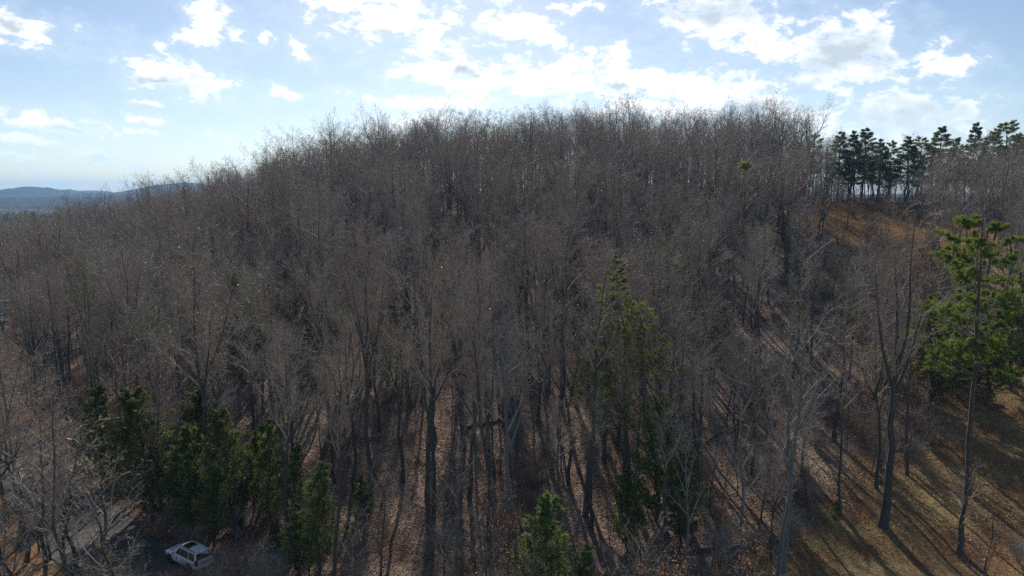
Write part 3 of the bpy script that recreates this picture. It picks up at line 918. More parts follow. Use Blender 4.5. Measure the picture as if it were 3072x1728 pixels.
# outstanding bare trees
FORK = variant('bare', 35, cb=.55, spread=.24, limbs=13, r0=.30, fork=True, leafn=30)
STOUT = variant('sapling', 36, H=6, cb=.42, spread=.30, limbs=9, det=.6, dens=.7, thick=.9, r0=.17, leafn=20, lean=.15)
sp = [
    (PALE[0], 2325, 1790, 850, 1.0, 'pale grey tree with a smooth straight trunk, left of the lawn', 0.3, None),
    (PALE[1], 2350, 1740, 900, .9, 'pale trunk standing close against the smooth pale tree left of the lawn', 2.3, None),
    (PALE[0], 2225, 1800, 1050, .8, 'slender pale tree just left of the paired pale trunks', 4.1, None),
    (PALE[0], 2050, 1850, 1180, .85, 'pale slender tree at the bottom edge, right of the green middle cedars', 5.0, None),
    (PALE[1], 1522, 1640, 880, .95, 'bluish lichen covered tree in the centre foreground with a raised side limb', 1.0, None),
    (BARE[4], 1110, 1530, 700, .9, 'grey forked tree just left of the sunlit strip of leaf litter', .5, None),
    (BARE[0], 1000, 1800, 1020, .8, 'dark leaning tree at the left of the sunlit strip of leaf litter', .9, None),
    (BARE[1], 1290, 1600, 800, .85, 'dark tree right of the sunlit strip of leaf litter', 3.1, None),
    (FORK, 2648, 1577, 740, .95, 'dark forked tree with a thick base at the edge of the lawn', 4.4, None),
    (BARE[2], 2722, 1425, 880, .7, 'slim dark tree behind the dark forked tree at the edge of the lawn', 2.0, None),
    (BARE[5], 2520, 1540, 1050, .7, 'thin crooked tree on the leaf litter left of the dark forked tree', 2.8, None),
    (STOUT, 2880, 1657, 1400, 1.2, 'short dark tree standing alone on the lawn in front of the pine', 1.1, 6),
    (BARE[3], 75, 1690, 1020, 1.0, 'roadside tree with spreading pale twigs at the far left, in front of the road', 2.2, None),
    (BARE[1], 60, 1640, 1130, 1.15, 'broad twiggy tree on the orange verge, just behind the far left roadside tree', 0.7, None),
    (BARE[3], 150, 1800, 1200, 1.2, 'twiggy tree at the bottom edge between the crooked sapling and the road', 5.1, None),
    (BARE[4], 20, 1560, 1000, 1.0, 'forked tree on the far verge cut by the left edge of the photo', 2.9, None),
    (BARE[0], 5, 1470, 960, 1.1, 'grey tree at the left edge where the road leaves the photo', 4.9, None),
    (BARE[6], 215, 1890, 1150, .9, 'grey tree at the bottom edge with pale twigs over the road, left of the car', 1.2, None),
    (BARE[1], 10, 1800, 1060, 1.0, 'twiggy tree cut by the left edge at the bottom corner', 3.9, None),
    (SAP[0], 300, 1850, 1420, 1.5, 'grey twiggy sapling at the bottom edge over the road, left of the car', 1.9, 6),
    (SAP[0], 380, 1880, 1500, 1.5, 'low grey twiggy sapling at the bottom edge just left of the car', 4.0, 6),
    (SAP[2], 240, 1760, 1330, 1.5, 'olive twiggy sapling on the near edge of the road', 0.2, 6),
    (SAP[3], 190, 1700, 1300, 1.4, 'pale spreading sapling on the near edge of the road behind the crooked sapling', 5.6, 6),
    (SAP[3], 60, 1850, 1380, 1.4, 'pale sapling in the bottom left corner', 2.6, 6),
    (SAP[3], 115, 1660, 1400, 1.1, 'thin sapling just right of the far left roadside tree', 0.4, 6),
    (SAP[0], 152, 1680, 1400, 1.2, 'crooked sapling with upright shoots, second right of the far left roadside tree', 3.4, 6),
]
for me, bx, by, ty, w, lab, rz, h0 in sp:
    special(me, h0 or 20, bx, by, ty, lab, 'sapling' if h0 else 'bare tree', 'sapling' if h0 else 'bare_tree', w, rz, keep=1.6)

# dead snags
def snag(px, py, topy, label):
    g = ground_at(px, py); H = top_z(px, topy, g.x, g.y) - g.z
    rng = np.random.default_rng(int(px))
    P = trunk_line(rng, H, 8, .25, .4); Rr = np.linspace(.17, .09, 8)[None]
    S, SR = grow(rng, P, Rr, 4, .5, .95, lambda t: .06 + 0 * t, 1.0, .2, 4, .1, .3, .04, .4, .02)
    t = empty('dead_tree', (g.x, g.y, g.z))
    V, F = merge([tubes(P, Rr, 8), tubes(S, SR, 5)]); me = np_mesh('trunk', V, F); me.materials.append(BARK_PALE if 'pale' in label else BARK)
    link('trunk', me, t)
    tag(t, label, 'dead tree'); taken.append((g.x, g.y, 1.5))


def log(px, py, dx, dy, length, label):
    g = ground_at(px, py)
    rng = np.random.default_rng(int(px)); K = 9
    P = np.zeros((1, K, 3))
    for k in range(K):
        u = k / (K - 1) * length
        X, Y = g.x + dx * u, g.y + dy * u + .15 * math.sin(k)
        P[0, k] = (X - g.x, Y - g.y, hz(X, Y) + .17 - g.z)
    Rr = np.linspace(.20, .11, K)[None]
    S, SR = grow(rng, P, Rr, 5, .4, .95, lambda t: .10 + 0 * t, 1.0, .2, 4, .1, .3, .04, .4, .02)
    V, F = merge([tubes(P, Rr, 9), tubes(S, SR, 5)])
    me = np_mesh('fallen_log', V, F); o = link('fallen_log', me, None, BARK); o.location = g
    tag(o, label, 'log')


log(2080, 1660, .97, .1, 9, 'dark fallen log lying across the leaf litter, right of the low green cedars')
log(1390, 1290, .9, .4, 7, 'dark fallen log lying under the trees right of the sunlit leaf litter')
log(2120, 1330, .75, .6, 8, 'dark fallen log on the slope between the pale trunks and the slender evergreen')
snag(557, 1260, 1105, 'pale broken dead trunk standing behind the dark cedars on the left')
snag(594, 960, 735, 'dark branchless dead trunk high on the left slope')

# ------------------------------------------------------------------ the wood
rngw = np.random.default_rng(77)
step = 4.7
pts = []
yy = 34.0
while yy < 300:
    halfw = yy * .80 + 10
    xx = -halfw - 10
    while xx < halfw:
        x = xx + rngw.uniform(-.48, .48) * step; y = yy + rngw.uniform(-.48, .48) * step
        pts.append((x, y)); xx += step
    yy += step
pts = np.array(pts)
x, y = pts[:, 0], pts[:, 1]
d, _, side = road_dist(x, y)
keep = (d > ROAD_W + np.where(side > 0, 3.0, 1.3)) & ~in_clearing(x, y) & ~in_lawn(x, y)
keep &= ~((side > 0) & (x < -12) & (d < 22))                 # open verge on the far side of the road
keep &= ~((y < 62) & (x < 2) & (d < 9))
keep &= ~((y < 57) & (x / y > -.40) & (rngw.random(len(x)) < .85))
keep &= ~((y < 50) & (rngw.random(len(x)) < .6))
keep &= ~((y < 56) & (x > 14))
keep &= ~((x / y > .30) & (y < 130) & (rngw.random(len(x)) < .48))
for tx, ty, tr in taken: keep &= np.hypot(x - tx, y - ty) > tr
# thinner belts where the leaf litter shows between the trunks
pn = smooth_noise(x, y, 9.0, 4)
thin = (pn > .35) & (y < 150)
keep &= ~(thin & (rngw.random(len(x)) < .45))
strip = (np.abs(x / y + .155) < .035) & (y < 82)
keep &= ~(strip & (rngw.random(len(x)) < .8))
x, y = x[keep], y[keep]
z = height(x, y)
H = rngw.normal(19.2, 3.0, len(x)) + 1.5 * smooth_noise(x, y, 17.0, 2); H = np.clip(H, 11, 26)
H[y < 60] *= .8
small = rngw.random(len(x)) < .12; H[small] *= .70
rr = x / y
cor = (rr > .435) & (rr < .585) & (y < 186) & (y > 60)
lim = CAM_Z - y * (.060 + .03 * rngw.random(len(x))) - z
H = np.where(cor, np.minimum(H, np.maximum(lim, 3.5)), H)
H = np.where((rr > .40) & (rr <= .435) & (y > 110), H * .9, H)
crest = (y > 184) & (rr > .42); H[crest] *= .80
crest2 = (y > 140) & (rr > .57); H[crest2] *= .74
H = np.where((rr < -.35) & (y > 100), H * .9, H)
order = np.argsort(y / H)
x, y, z, H, rr = x[order], y[order], z[order], H[order], rr[order]
inframe = (np.abs(rr) < .755)
# tops or boles must lie within the picture
vis = inframe & ((CAM_Z - (z + H)) / y < .52)
vi = np.where(vis)[0]
# nearest 280 stand as individuals
vi = vi[np.argsort(y[vi] - 0.8 * H[vi])]
ind = set(vi[:283].tolist())
n_far = 0
fp = []
zone = {
    'road': ('bare grey tree in the thicket between the road and the slope at lower left', 'bare trees behind the roadside thicket'),
    'left': ('bare grey-brown tree crowded on the wooded slope left of the sunlit leaf litter', 'bare trees on the left part of the slope'),
    'mid': ('bare grey tree between the sunlit strip of leaf litter and the tall slender evergreen', 'bare trees in the middle of the wood'),
    'right': ('bare grey tree in the dense wood between the slender evergreen and the dark forked tree', 'bare trees on the right part of the slope'),
    'edge': ('bare tree with fine upright twigs in the wood behind the lawn, near the tall pine', 'bare trees behind the lawn'),
}
for i in range(len(x)):
    if i in ind:
        q = x[i] / y[i]
        k = 'road' if q < -.42 else 'left' if q < -.16 else 'mid' if q < .14 else 'right' if q < .46 else 'edge'
        lab, grp = zone[k]
        pk = smooth_noise(x[i], y[i], 13.0, 8)
        bi = int(rngw.choice([3, 6])) if (pk > .5 and rngw.random() < .6) else int(rngw.choice([0, 1, 2, 4, 5, 7] if pk > -.5 else [1, 1, 2, 4, 6]))
        me = BARE[bi] if rngw.random() > .06 else PALE[0]
        place_tree('bare_tree', me, (x[i], y[i], z[i] - .1), H[i], 20, rngw.random() * 6.28, lab, 'bare tree', grp, lean=(rngw.normal(0, .03), rngw.normal(0, .03)), wid=rngw.uniform(.85, 1.15))
    else:
        fp.append((x[i], y[i], z[i] - .1, H[i] / 20, rngw.random() * 6.28, (1 if rngw.random() < .6 else 5) if smooth_noise(x[i], y[i], 13.0, 8) > .5 else int(rngw.choice([0, 2, 3, 4, 5]))))
print('trees: individual', len(ind), 'mass', len(fp))


def scatter(name, pts_, meshes, kindlabel, cat):
    """one object of kind stuff that draws copies of the given meshes on its points"""
    c = bpy.data.collections.new(name + '_sources')
    for k, me in enumerate(meshes):
        o = bpy.data.objects.new('%s_source_%02d' % (name, k), me); c.objects.link(o)
    A = np.array(pts_, float)
    me = bpy.data.meshes.new(name); me.vertices.add(len(A)); me.vertices.foreach_set('co', A[:, :3].astype(np.float32).ravel())
    a = me.attributes.new('scl', 'FLOAT', 'POINT'); a.data.foreach_set('value', A[:, 3].astype(np.float32))
    a = me.attributes.new('rot', 'FLOAT_VECTOR', 'POINT')
    r = np.zeros((len(A), 3), np.float32); r[:, 2] = A[:, 4]; rg = np.random.default_rng(3); r[:, :2] = rg.normal(0, .04, (len(A), 2))
    a.data.foreach_set('vector', r.ravel())
    a = me.attributes.new('idx', 'INT', 'POINT'); a.data.foreach_set('value', A[:, 5].astype(np.int32))
    ng = bpy.data.node_groups.new(name, 'GeometryNodeTree')
    ng.interface.new_socket('Geometry', in_out='INPUT', socket_type='NodeSocketGeometry')
    ng.interface.new_socket('Geometry', in_out='OUTPUT', socket_type='NodeSocketGeometry')
    N = ng.nodes.new; Lk = ng.links.new
    gi = N('NodeGroupInput'); go = N('NodeGroupOutput')
    ci = N('GeometryNodeCollectionInfo'); ci.inputs['Collection'].default_value = c
    ci.inputs['Separate Children'].default_value = True; ci.inputs['Reset Children'].default_value = True
    iop = N('GeometryNodeInstanceOnPoints'); iop.inputs['Pick Instance'].default_value = True

    def at(nm, dt):
        n = N('GeometryNodeInputNamedAttribute'); n.data_type = dt; n.inputs['Name'].default_value = nm
        return n.outputs['Attribute']
    Lk(gi.outputs[0], iop.inputs['Points']); Lk(ci.outputs[0], iop.inputs['Instance'])
    Lk(at('idx', 'INT'), iop.inputs['Instance Index'])
    Lk(at('rot', 'FLOAT_VECTOR'), iop.inputs['Rotation'])
    Lk(at('scl', 'FLOAT'), iop.inputs['Scale'])
    Lk(iop.outputs[0], go.inputs[0])
    o = link(name, me)
    md = o.modifiers.new('copies', 'NODES'); md.node_group = ng
    tag(o, kindlabel, cat, kind='stuff')
    return o


scatter('woodland', fp, FARB, 'mass of bare brown trees covering the upper slope and the ridge', 'woodland')

# valley wood beyond the ridge, thinning out with distance
vp = []
for _ in range(5200):
    yv = 230 * (rngw.random() * (1 - .14) + .14) ** -1.15
    rv = rngw.uniform(-1.0, .1) if rngw.random() < .8 else rngw.uniform(-1.0, 1.0)
    xv = rv * yv
    if yv < 300 and rv > -.5: continue
    dd, _, _ = road_dist(np.array([xv]), np.array([yv]))
    if dd[0] < 7: continue
    vp.append((xv, yv, hz(xv, yv) - .1, rngw.uniform(.6, .95), rngw.random() * 6.28, rngw.integers(0, len(FARB))))
scatter('valley_woodland', vp, FARB, 'mass of bare trees filling the valley behind the hill at the far left', 'woodland')
far_con = joined(SKY_P[0][0], SKY_P[0][2]); far_con2 = joined(SKY_P[1][0], SKY_P[1][2])
pv = []
for _ in range(260):
    yv = rngw.uniform(360, 800); rv = rngw.normal(-.66, .06)
    pv.append((rv * yv, yv, hz(rv * yv, yv), rngw.uniform(.75, 1.15), rngw.random() * 6.28, rngw.integers(0, 2)))
scatter('valley_evergreens', pv, [far_con, far_con2], 'band of dark evergreens in the valley at the far left', 'woodland')

# undergrowth: saplings and shrubs
up_, sh, nsap = [], [], 0
for _ in range(3800):
    yv = 36 + 170 * rngw.random() ** 1.5; xv = yv * rngw.uniform(-.8, .8)
    if rngw.random() < .06: yv = rngw.uniform(112, 150); xv = yv * rngw.uniform(.42, .60)
    ax, ay = np.array([xv]), np.array([yv])
    dd, _, sd = road_dist(ax, ay)
    if dd[0] < ROAD_W + 1.4: continue
    if bool(in_lawn(ax, ay)[0]) and rngw.random() < .985: continue
    if bool(in_clearing(ax, ay)[0]) and rngw.random() < .8: continue
    if sd[0] > 0 and xv < -12 and dd[0] < 22 and rngw.random() < .8: continue
    if abs(xv / yv + .155) < .035 and yv < 84 and rngw.random() < .8: continue
    if -.50 < xv / yv < -.36 and yv < 60: continue
    if -.42 < xv / yv < .5 and yv < 150 and rngw.random() < .72: continue
    u = rngw.random()
    zz = hz(xv, yv)
    if u < .42:
        s = rngw.uniform(.6, 1.6)
        if bool(in_clearing(ax, ay)[0]): s *= .6
        if yv < 72 and nsap < 70 and yv > 44:
            nsap += 1
            k = int(rngw.integers(0, 4))
            q = xv / yv
            where = 'near the road at the lower left' if q < -.3 else 'on the sunlit leaf litter, left of the middle' if q < -.05 else 'in the middle foreground around the green cedars' if q < .3 else 'near the lawn at the lower right'
            kind = ['thin grey', 'russet leaved', 'budding olive', 'pale twiggy'][k]
            place_tree('sapling', SAP[k], (xv, yv, zz - .05), 6 * s, 6, rngw.random() * 6.28, '%s sapling %s' % (kind, where), 'sapling', '%s saplings %s' % (kind, where))
        else:
            up_.append((xv, yv, zz, s, rngw.random() * 6.28, rngw.integers(0, 4)))
    else:
        sh.append((xv, yv, zz, rngw.uniform(.5, 1.2), rngw.random() * 6.28, rngw.integers(0, 3)))
scatter('undergrowth', up_, SAPJ, 'thin saplings crowded under the bare trees', 'undergrowth')
scatter('brushwood', sh, SHRUB, 'low twiggy brush covering the woodland floor', 'brush')

# roadside shrubs in front of and beside the car
roadshrubs = [(560, 1790, 1.1, 0, 'brown twiggy shrub in front of the rear of the white car'), (500, 1800, 1.0, 1, 'grey twiggy shrub in front of the side of the white car'),
              (700, 1760, 1.5, 0, 'large reddish twiggy shrub right of the white car'), (790, 1770, 1.3, 2, 'pale twiggy shrub at the bottom edge, second right of the white car'),
              (640, 1800, 1.2, 2, 'pale twiggy shrub at the bottom edge just behind the white car'), (400, 1830, 1.4, 1, 'grey shrub at the bottom edge in front of the road, left of the car'),
              (300, 1850, 1.6, 2, 'pale tangled shrub at the bottom edge between the far left tree and the car')]
for bx, by, s, k, lab in roadshrubs:
    g = ground_at(bx, by)
    o = link('shrub', SHRUB[k]); o.location = g; o.scale = (s, s, s); o.rotation_euler[2] = bx
    tag(o, lab, 'shrub', 'roadside shrubs')

# mistletoe ball in a treetop
def clump():
    rng = np.random.default_rng(9)
    yv = 128.0; xv = (2237 - 1536) / 2133 * yv
    dv = px_dir(2237, 497); zc = CAM_Z + dv.z / dv.y * yv; xv = dv.x / dv.y * yv
    zz = hz(xv, yv)
    place_tree('bare_tree', BARE[7], (xv + .3, yv, zz - .1), zc - zz + 2.0, 20, 1.0, 'bare tree carrying a yellow-green mistletoe ball in its top', 'bare tree')
    pos = rng.normal(0, 1, (420, 3)) * np.array([.5, .45, .36]) + .28 * np.sin(rng.normal(0, 2, (420, 3))); pos[:60] *= 1.35; pos *= .8
    V, F = tufts(rng, pos, 6, .26, .1)
    me = np_mesh('mistletoe', V, F, False)
    o = link('mistletoe', me, None, leafy_mat('mistletoe_leaf', [(.3, (.17, .19, .02)), (.7, (.30, .31, .04))], .5))
    o.location = (xv, yv, zc)
    tag(o, 'yellow-green mistletoe ball hanging in a bare treetop below the skyline', 'mistletoe')


clump()

# ------------------------------------------------------------------ small russet trees on the clearing
for k, (bx, by, ty, lab) in enumerate([(2612, 706, 655, 'small dark spreading tree standing alone on the dry orange clearing'), (2670, 660, 600, 'small russet leaved tree at the back of the dry clearing'), (2760, 660, 540, 'russet red tree at the right edge of the clearing'), (2540, 690, 590, 'orange-brown leaved sapling at the left of the clearing')]):
    yv = 150 + 6 * k if k else 146
    dv = px_dir(bx, by)
    g = ground_at(bx, by) or Vector((dv.x / dv.y * yv, yv, hz(dv.x / dv.y * yv, yv)))
    if g.y > 195: g = Vector((dv.x / dv.y * 178, 178, hz(dv.x / dv.y * 178, 178)))
    Hh = max(3.0, top_z(bx, ty, g.x, g.y) - g.z)
    place_tree('sapling', SAP[1 if k else 0], (g.x, g.y, g.z), Hh, 6, k * 1.3, lab, 'small tree', wid=1.5)


# ------------------------------------------------------------------ ground stuff
def ground_leaves():
    rng = np.random.default_rng(21)
    n = 150000
    yv = 48 + 120 * rng.random(n) ** 1.7; xv = yv * rng.uniform(-.76, .76, n)
    d_, _, s_ = road_dist(xv, yv)
    k = (d_ > ROAD_W + .3) & ~in_clearing(xv, yv) & ~(in_lawn(xv, yv) & (rng.random(n) < .8)) & ~((s_ > 0) & (d_ < 20) & (xv < -12) & (rng.random(n) < .8))
    xv, yv = xv[k], yv[k]; zv = height(xv, yv) + .04 + .05 * rng.random(len(xv))
    P = np.stack([xv, yv, zv], 1); M = len(P)
    nrm = norm(rng.normal(0, .55, (M, 3)) + np.array([0, 0, 1.0]))
    a = norm(np.cross(nrm, rng.normal(0, 1, (M, 3)))); b = np.cross(nrm, a)
    s = rng.uniform(.10, .24, (M, 1)) * (1 + (yv[:, None] - 50) / 120)
    V = np.stack([P - a * s * .5, P + b * s * .35, P + a * s * .5 + nrm * s * .2, P - b * s * .35], 1).reshape(-1, 3)
    me = np_mesh('leaf_litter', V, np.arange(len(V)).reshape(-1, 4), False)
    o = link('leaf_litter', me, None, LITTER)
    tag(o, 'dry fallen leaves covering the woodland floor', 'leaf litter', kind='stuff')

    def grass(n, xs, ys, hgt, wd, material, name, label):
        zv = height(xs, ys)
        P = np.stack([xs, ys, zv - .02], 1)
        rg = rng
        ang = rg.random(len(P)) * 6.28
        side_ = np.stack([np.cos(ang), np.sin(ang), 0 * ang], 1) * wd * (.5 + rg.random((len(P), 1)))
        tip = P + np.stack([rg.normal(0, hgt * .35, len(P)), rg.normal(0, hgt * .35, len(P)), hgt * (.5 + .9 * rg.random(len(P)))], 1)
        V = np.stack([P - side_, P + side_, tip], 1).reshape(-1, 3)
        o = link(name, np_mesh(name, V, np.arange(len(V)).reshape(-1, 3), False), None, material)
        tag(o, label, 'grass', kind='stuff')
    gl = leafy_mat('lawn_grass', [(.35, (.15, .135, .04)), (.5, (.34, .25, .10)), (.65, (.46, .28, .15))], .3, .7, .35)
    m = 110000
    ys = rng.uniform(48, 104, m); xs = rng.uniform(16, 84, m)
    k = (xs > 17 + (ys - 56) * 1.2) & (xs < ys * .8)
    grass(m, xs[k], ys[k], .13, .035, gl, 'lawn_grass', 'short winter lawn at the lower right with fallen leaves in it')
    dg = leafy_mat('dry_grass', [(.35, (.30, .17, .07)), (.65, (.52, .34, .14))], .4, .7, .3)
    m = 60000
    ys = rng.uniform(104, 190, m); xs = rng.uniform(48, 108, m)
    r_ = xs / ys
    k = in_clearing(xs, ys) | ((r_ > .43) & (r_ < .59) & (ys > 128))
    grass(m, xs[k], ys[k], .5, .07, dg, 'dry_grass', 'orange dry grass on the clearing below the skyline pines')
    m = 40000
    ys = rng.uniform(50, 190, m); xs = rng.uniform(-150, -30, m)
    dd, _, sd = road_dist(xs, ys)
    k = (sd > 0) & (dd > ROAD_W + .2) & (dd < 20)
    grass(m, xs[k], ys[k], .3, .05, dg, 'verge_grass', 'dry orange grass on the far verge of the road')


ground_leaves()


# ------------------------------------------------------------------ the white car
def simple(name, col, rough=.4, metal=0.0, coat=0.0, spec=.5):
    m, nt, b, out = mat(name)
    n = noise(nt, 6, 4, .6)
    nt.links.new(mix(nt, n, tuple(c * .9 for c in col), tuple(min(1, c * 1.06) for c in col)), b.inputs['Base Color'])
    b.inputs['Roughness'].default_value = rough; b.inputs['Metallic'].default_value = metal
    b.inputs['Coat Weight'].default_value = coat; b.inputs['Specular IOR Level'].default_value = spec
    return m


def car():
    PAINT = simple('white_car_paint', (.74, .76, .78), .28, 0, .7)
    GLASS = simple('tinted_glass', (.012, .014, .016), .06, 0, 0, .7)
    BLACK = simple('black_trim', (.02, .02, .02), .5)
    RUB = simple('tyre_rubber', (.018, .018, .018), .8)
    RIM = simple('alloy_rim', (.35, .36, .37), .3, .8)
    RED = simple('red_lamp_lens', (.28, .015, .015), .2)
    LENS = simple('clear_lamp_lens', (.6, .62, .65), .12)
    PLATE = simple('number_plate', (.6, .6, .55), .5)

    gx, gy = -28.1, 58.4
    t = empty('parked_car')
    tag(t, 'white sport utility car with dark sunroof parked on the road at the lower left', 'car')

    # body: sections along the length (x forward), each a half outline from sill to centre
    L = 2.42
    xs = [-2.42, -2.36, -2.15, -1.75, -1.2, -.5, .2, .75, 1.1, 1.5, 1.9, 2.2, 2.36, 2.42]
    top = [.98, 1.06, 1.08, 1.08, 1.07, 1.06, 1.06, 1.05, 1.07, 1.04, .99, .92, .82, .70]
    wid = [.80, .90, .95, .97, .975, .975, .975, .975, .975, .97, .95, .90, .82, .70]
    bot = [.42, .34, .30, .28, .27, .27, .27, .27, .27, .28, .28, .30, .34, .42]
    secs = []
    for X, T, W, B in zip(xs, top, wid, bot):
        prof = [(W * .90, B), (W * .985, B + .10), (W, B + (T - B) * .45), (W * .975, B + (T - B) * .80), (W * .93, T - .015), (W * .80, T + .02), (W * .4, T + .04), (0, T + .045)]
        left = [(X, w, z_) for w, z_ in prof]
        right = [(X, -w, z_) for w, z_ in prof[::-1][1:]]
        secs.append(left + right)
    n = len(secs[0])
    V = [v for s in secs for v in s]
    F = []
    for i in range(len(secs) - 1):
        for j in range(n - 1):
            F.append((i * n + j, i * n + j + 1, (i + 1) * n + j + 1, (i + 1) * n + j))
        F.append((i * n + n - 1, i * n, (i + 1) * n, (i + 1) * n + n - 1))
    F.append(tuple(range(n - 1, -1, -1))); F.append(tuple((len(secs) - 1) * n + j for j in range(n)))

    def pymesh(name, V, F, m_, parent, smooth=True, sub=0, bev=0):
        me = bpy.data.meshes.new(name); me.from_pydata(V, [], F); me.update()
        bm = bmesh.new(); bm.from_mesh(me); bmesh.ops.recalc_face_normals(bm, faces=bm.faces); bm.to_mesh(me); bm.free()
        for p in me.polygons: p.use_smooth = smooth
        o = link(name, me, parent, m_)
        if bev:
            b_ = o.modifiers.new('bevel', 'BEVEL'); b_.width = bev; b_.segments = 2; b_.limit_method = 'ANGLE'
        if sub:
            s_ = o.modifiers.new('sub', 'SUBSURF'); s_.levels = sub; s_.render_levels = sub
        return o

    def box(name, c, s, m_, parent, bev=.01, rot=None):
        V = [(c[0] + a * s[0] / 2, c[1] + b * s[1] / 2, c[2] + d_ * s[2] / 2) for a in (-1, 1) for b in (-1, 1) for d_ in (-1, 1)]
        F = [(0, 1, 3, 2), (4, 6, 7, 5), (0, 4, 5, 1), (2, 3, 7, 6), (0, 2, 6, 4), (1, 5, 7, 3)]
        return pymesh(name, V, F, m_, parent, False, 0, bev)
    body = pymesh('body', V, F, PAINT, t, True, 1)

    # cabin: lower ring at the belt line, upper ring at the roof
    lowx = [-2.28, -1.0, .2, 1.22]; upx = [-1.98, -1.0, .0, .42]
    def ring(side):
        return
    hw0, hw1, zb, zr = .885, .66, 1.04, 1.70
    lo = [(-2.30, hw0 - .05, zb), (-1.2, hw0, zb), (.2, hw0, zb), (1.24, hw0 - .10, zb)]
    hi = [(-2.00, hw1 - .02, zr - .05), (-1.1, hw1 + .02, zr), (-.1, hw1 + .02, zr), (.52, hw1 - .05, zr - .06)]
    def s(p, sy): return (p[0], p[1] * sy, p[2])
    V = [s(p, 1) for p in lo] + [s(p, 1) for p in hi] + [s(p, -1) for p in lo] + [s(p, -1) for p in hi]
    # roof crown points
    rc = [(-2.02, 0, zr - .01), (-1.1, 0, zr + .045), (-.1, 0, zr + .045), (.56, 0, zr - .015)]
    V += rc
    F = []
    for j in range(3):
        F.append((j, j + 1, 4 + j + 1, 4 + j)); F.append((8 + j, 8 + 4 + j, 8 + 4 + j + 1, 8 + j + 1))
        F.append((4 + j, 5 + j, 17 + j, 16 + j)); F.append((16 + j, 17 + j, 13 + j, 12 + j))
    F += [(0, 4, 16, 12, 8), (3, 11, 15, 19, 7), (0, 8, 9, 10, 11, 3, 2, 1)]
    cabin = pymesh('roof', V, F, PAINT, t, False, 0, .03)

    # glass panels follow the cabin's planes, standing 6 mm proud
    def panel(name, quad, m_, parent=t, off=.008, th=.0):
        a, b, c, d_ = [Vector(q) for q in quad]
        nn = (b - a).cross(d_ - a).normalized()
        cen = Vector((-.6, 0, 1.1))
        if nn.dot(a - cen) < 0: nn = -nn
        V = [tuple(q + nn * off) for q in (a, b, c, d_)] + [tuple(q - nn * .01) for q in (a, b, c, d_)]
        return pymesh(name, V, [(0, 1, 2, 3), (4, 5, 6, 7), (0, 1, 5, 4), (1, 2, 6, 5), (2, 3, 7, 6), (3, 0, 4, 7)], m_, parent, False)

    def lerp3(p, q, f): return tuple(p[k] + (q[k] - p[k]) * f for k in range(3))

    def side_quad(sy, j, f0, f1, u0=.06, u1=.90):
        A, B, C, D = s(lo[j], sy), s(lo[j + 1], sy), s(hi[j + 1], sy), s(hi[j], sy)
        b0, b1 = lerp3(A, B, f0), lerp3(A, B, f1); t0, t1 = lerp3(D, C, f0), lerp3(D, C, f1)
        return [lerp3(b0, t0, u0), lerp3(b1, t1, u0), lerp3(b1, t1, u1), lerp3(b0, t0, u1)]
    for sy in (1, -1):
        panel('quarter_window', side_quad(sy, 0, .22, .94), GLASS)
        panel('door_window', side_quad(sy, 1, .02, .475), GLASS)
        panel('door_window', side_quad(sy, 1, .53, .98), GLASS)
        panel('window_trim', side_quad(sy, 1, .475, .53, .06, .92), BLACK, off=.006)
        panel('door_window', side_quad(sy, 2, .02, .55), GLASS)
    # windscreen, rear window
    a, b, c, d_ = s(lo[3], 1), s(lo[3], -1), s(hi[3], -1), s(hi[3], 1)
    panel('windscreen', [lerp3(lerp3(a, d_, .08), lerp3(b, c, .08), .06), lerp3(lerp3(a, d_, .08), lerp3(b, c, .08), .94), lerp3(lerp3(a, d_, .92), lerp3(b, c, .92), .92), lerp3(lerp3(a, d_, .92), lerp3(b, c, .92), .08)], GLASS)
    a, b, c, d_ = s(lo[0], 1), s(lo[0], -1), s(hi[0], -1), s(hi[0], 1)
    panel('rear_window', [lerp3(lerp3(a, d_, .12), lerp3(b, c, .12), .05), lerp3(lerp3(a, d_, .12), lerp3(b, c, .12), .95), lerp3(lerp3(a, d_, .90), lerp3(b, c, .90), .94), lerp3(lerp3(a, d_, .90), lerp3(b, c, .90), .06)], GLASS, off=.012)
    box('rear_spoiler', (-2.06, 0, 1.69), (.24, 1.22, .035), PAINT, t, .012)
    # sunroof: a dark pane over the front half of the roof
    V = []
    zz = lambda X, Y: zr + .052 - .045 * (abs(Y) / .68) ** 1.0 - max(0, X + .1) * .10
    gxs = np.linspace(-.72, .22, 5); gys = np.linspace(-.46, .46, 7)
    V = [(X, Y, zz(X, Y)) for X in gxs for Y in gys]
    F = [(i * 7 + j, i * 7 + j + 1, (i + 1) * 7 + j + 1, (i + 1) * 7 + j) for i in range(4) for j in range(6)]
    pymesh('sunroof', V, F, GLASS, t, True)
    for sy in (1, -1):
        rl = np.array([[(-1.85, .60 * sy, 1.69), (-1.75, .61 * sy, 1.755), (-.8, .635 * sy, 1.78), (.1, .625 * sy, 1.765), (.22, .62 * sy, 1.70)]], float)
        V_, F_ = tubes(rl, np.full((1, 5), .03), 8)
        link('roof_rail', np_mesh('roof_rail', V_, F_), t, BLACK)
        mr = box('wing_mirror', (.78, 1.06 * sy, 1.12), (.16, .22, .15), PAINT, t, .03)
        box('mirror_glass', (.694, 1.06 * sy, 1.12), (.012, .18, .11), GLASS, mr, 0)
        box('door_handle', (-.30, .985 * sy, .93), (.20, .03, .03), PAINT, t, .008)
        box('door_handle', (-1.18, .98 * sy, .93), (.20, .03, .03), PAINT, t, .008)
        box('sill_trim', (0, .955 * sy, .30), (2.5, .06, .12), BLACK, t, .01)
        for yy_, X in ((0, .36), (1, -.66)):
            box('door_seam', (X, .977 * sy, .70), (.012, .014, .62), BLACK, t, 0)
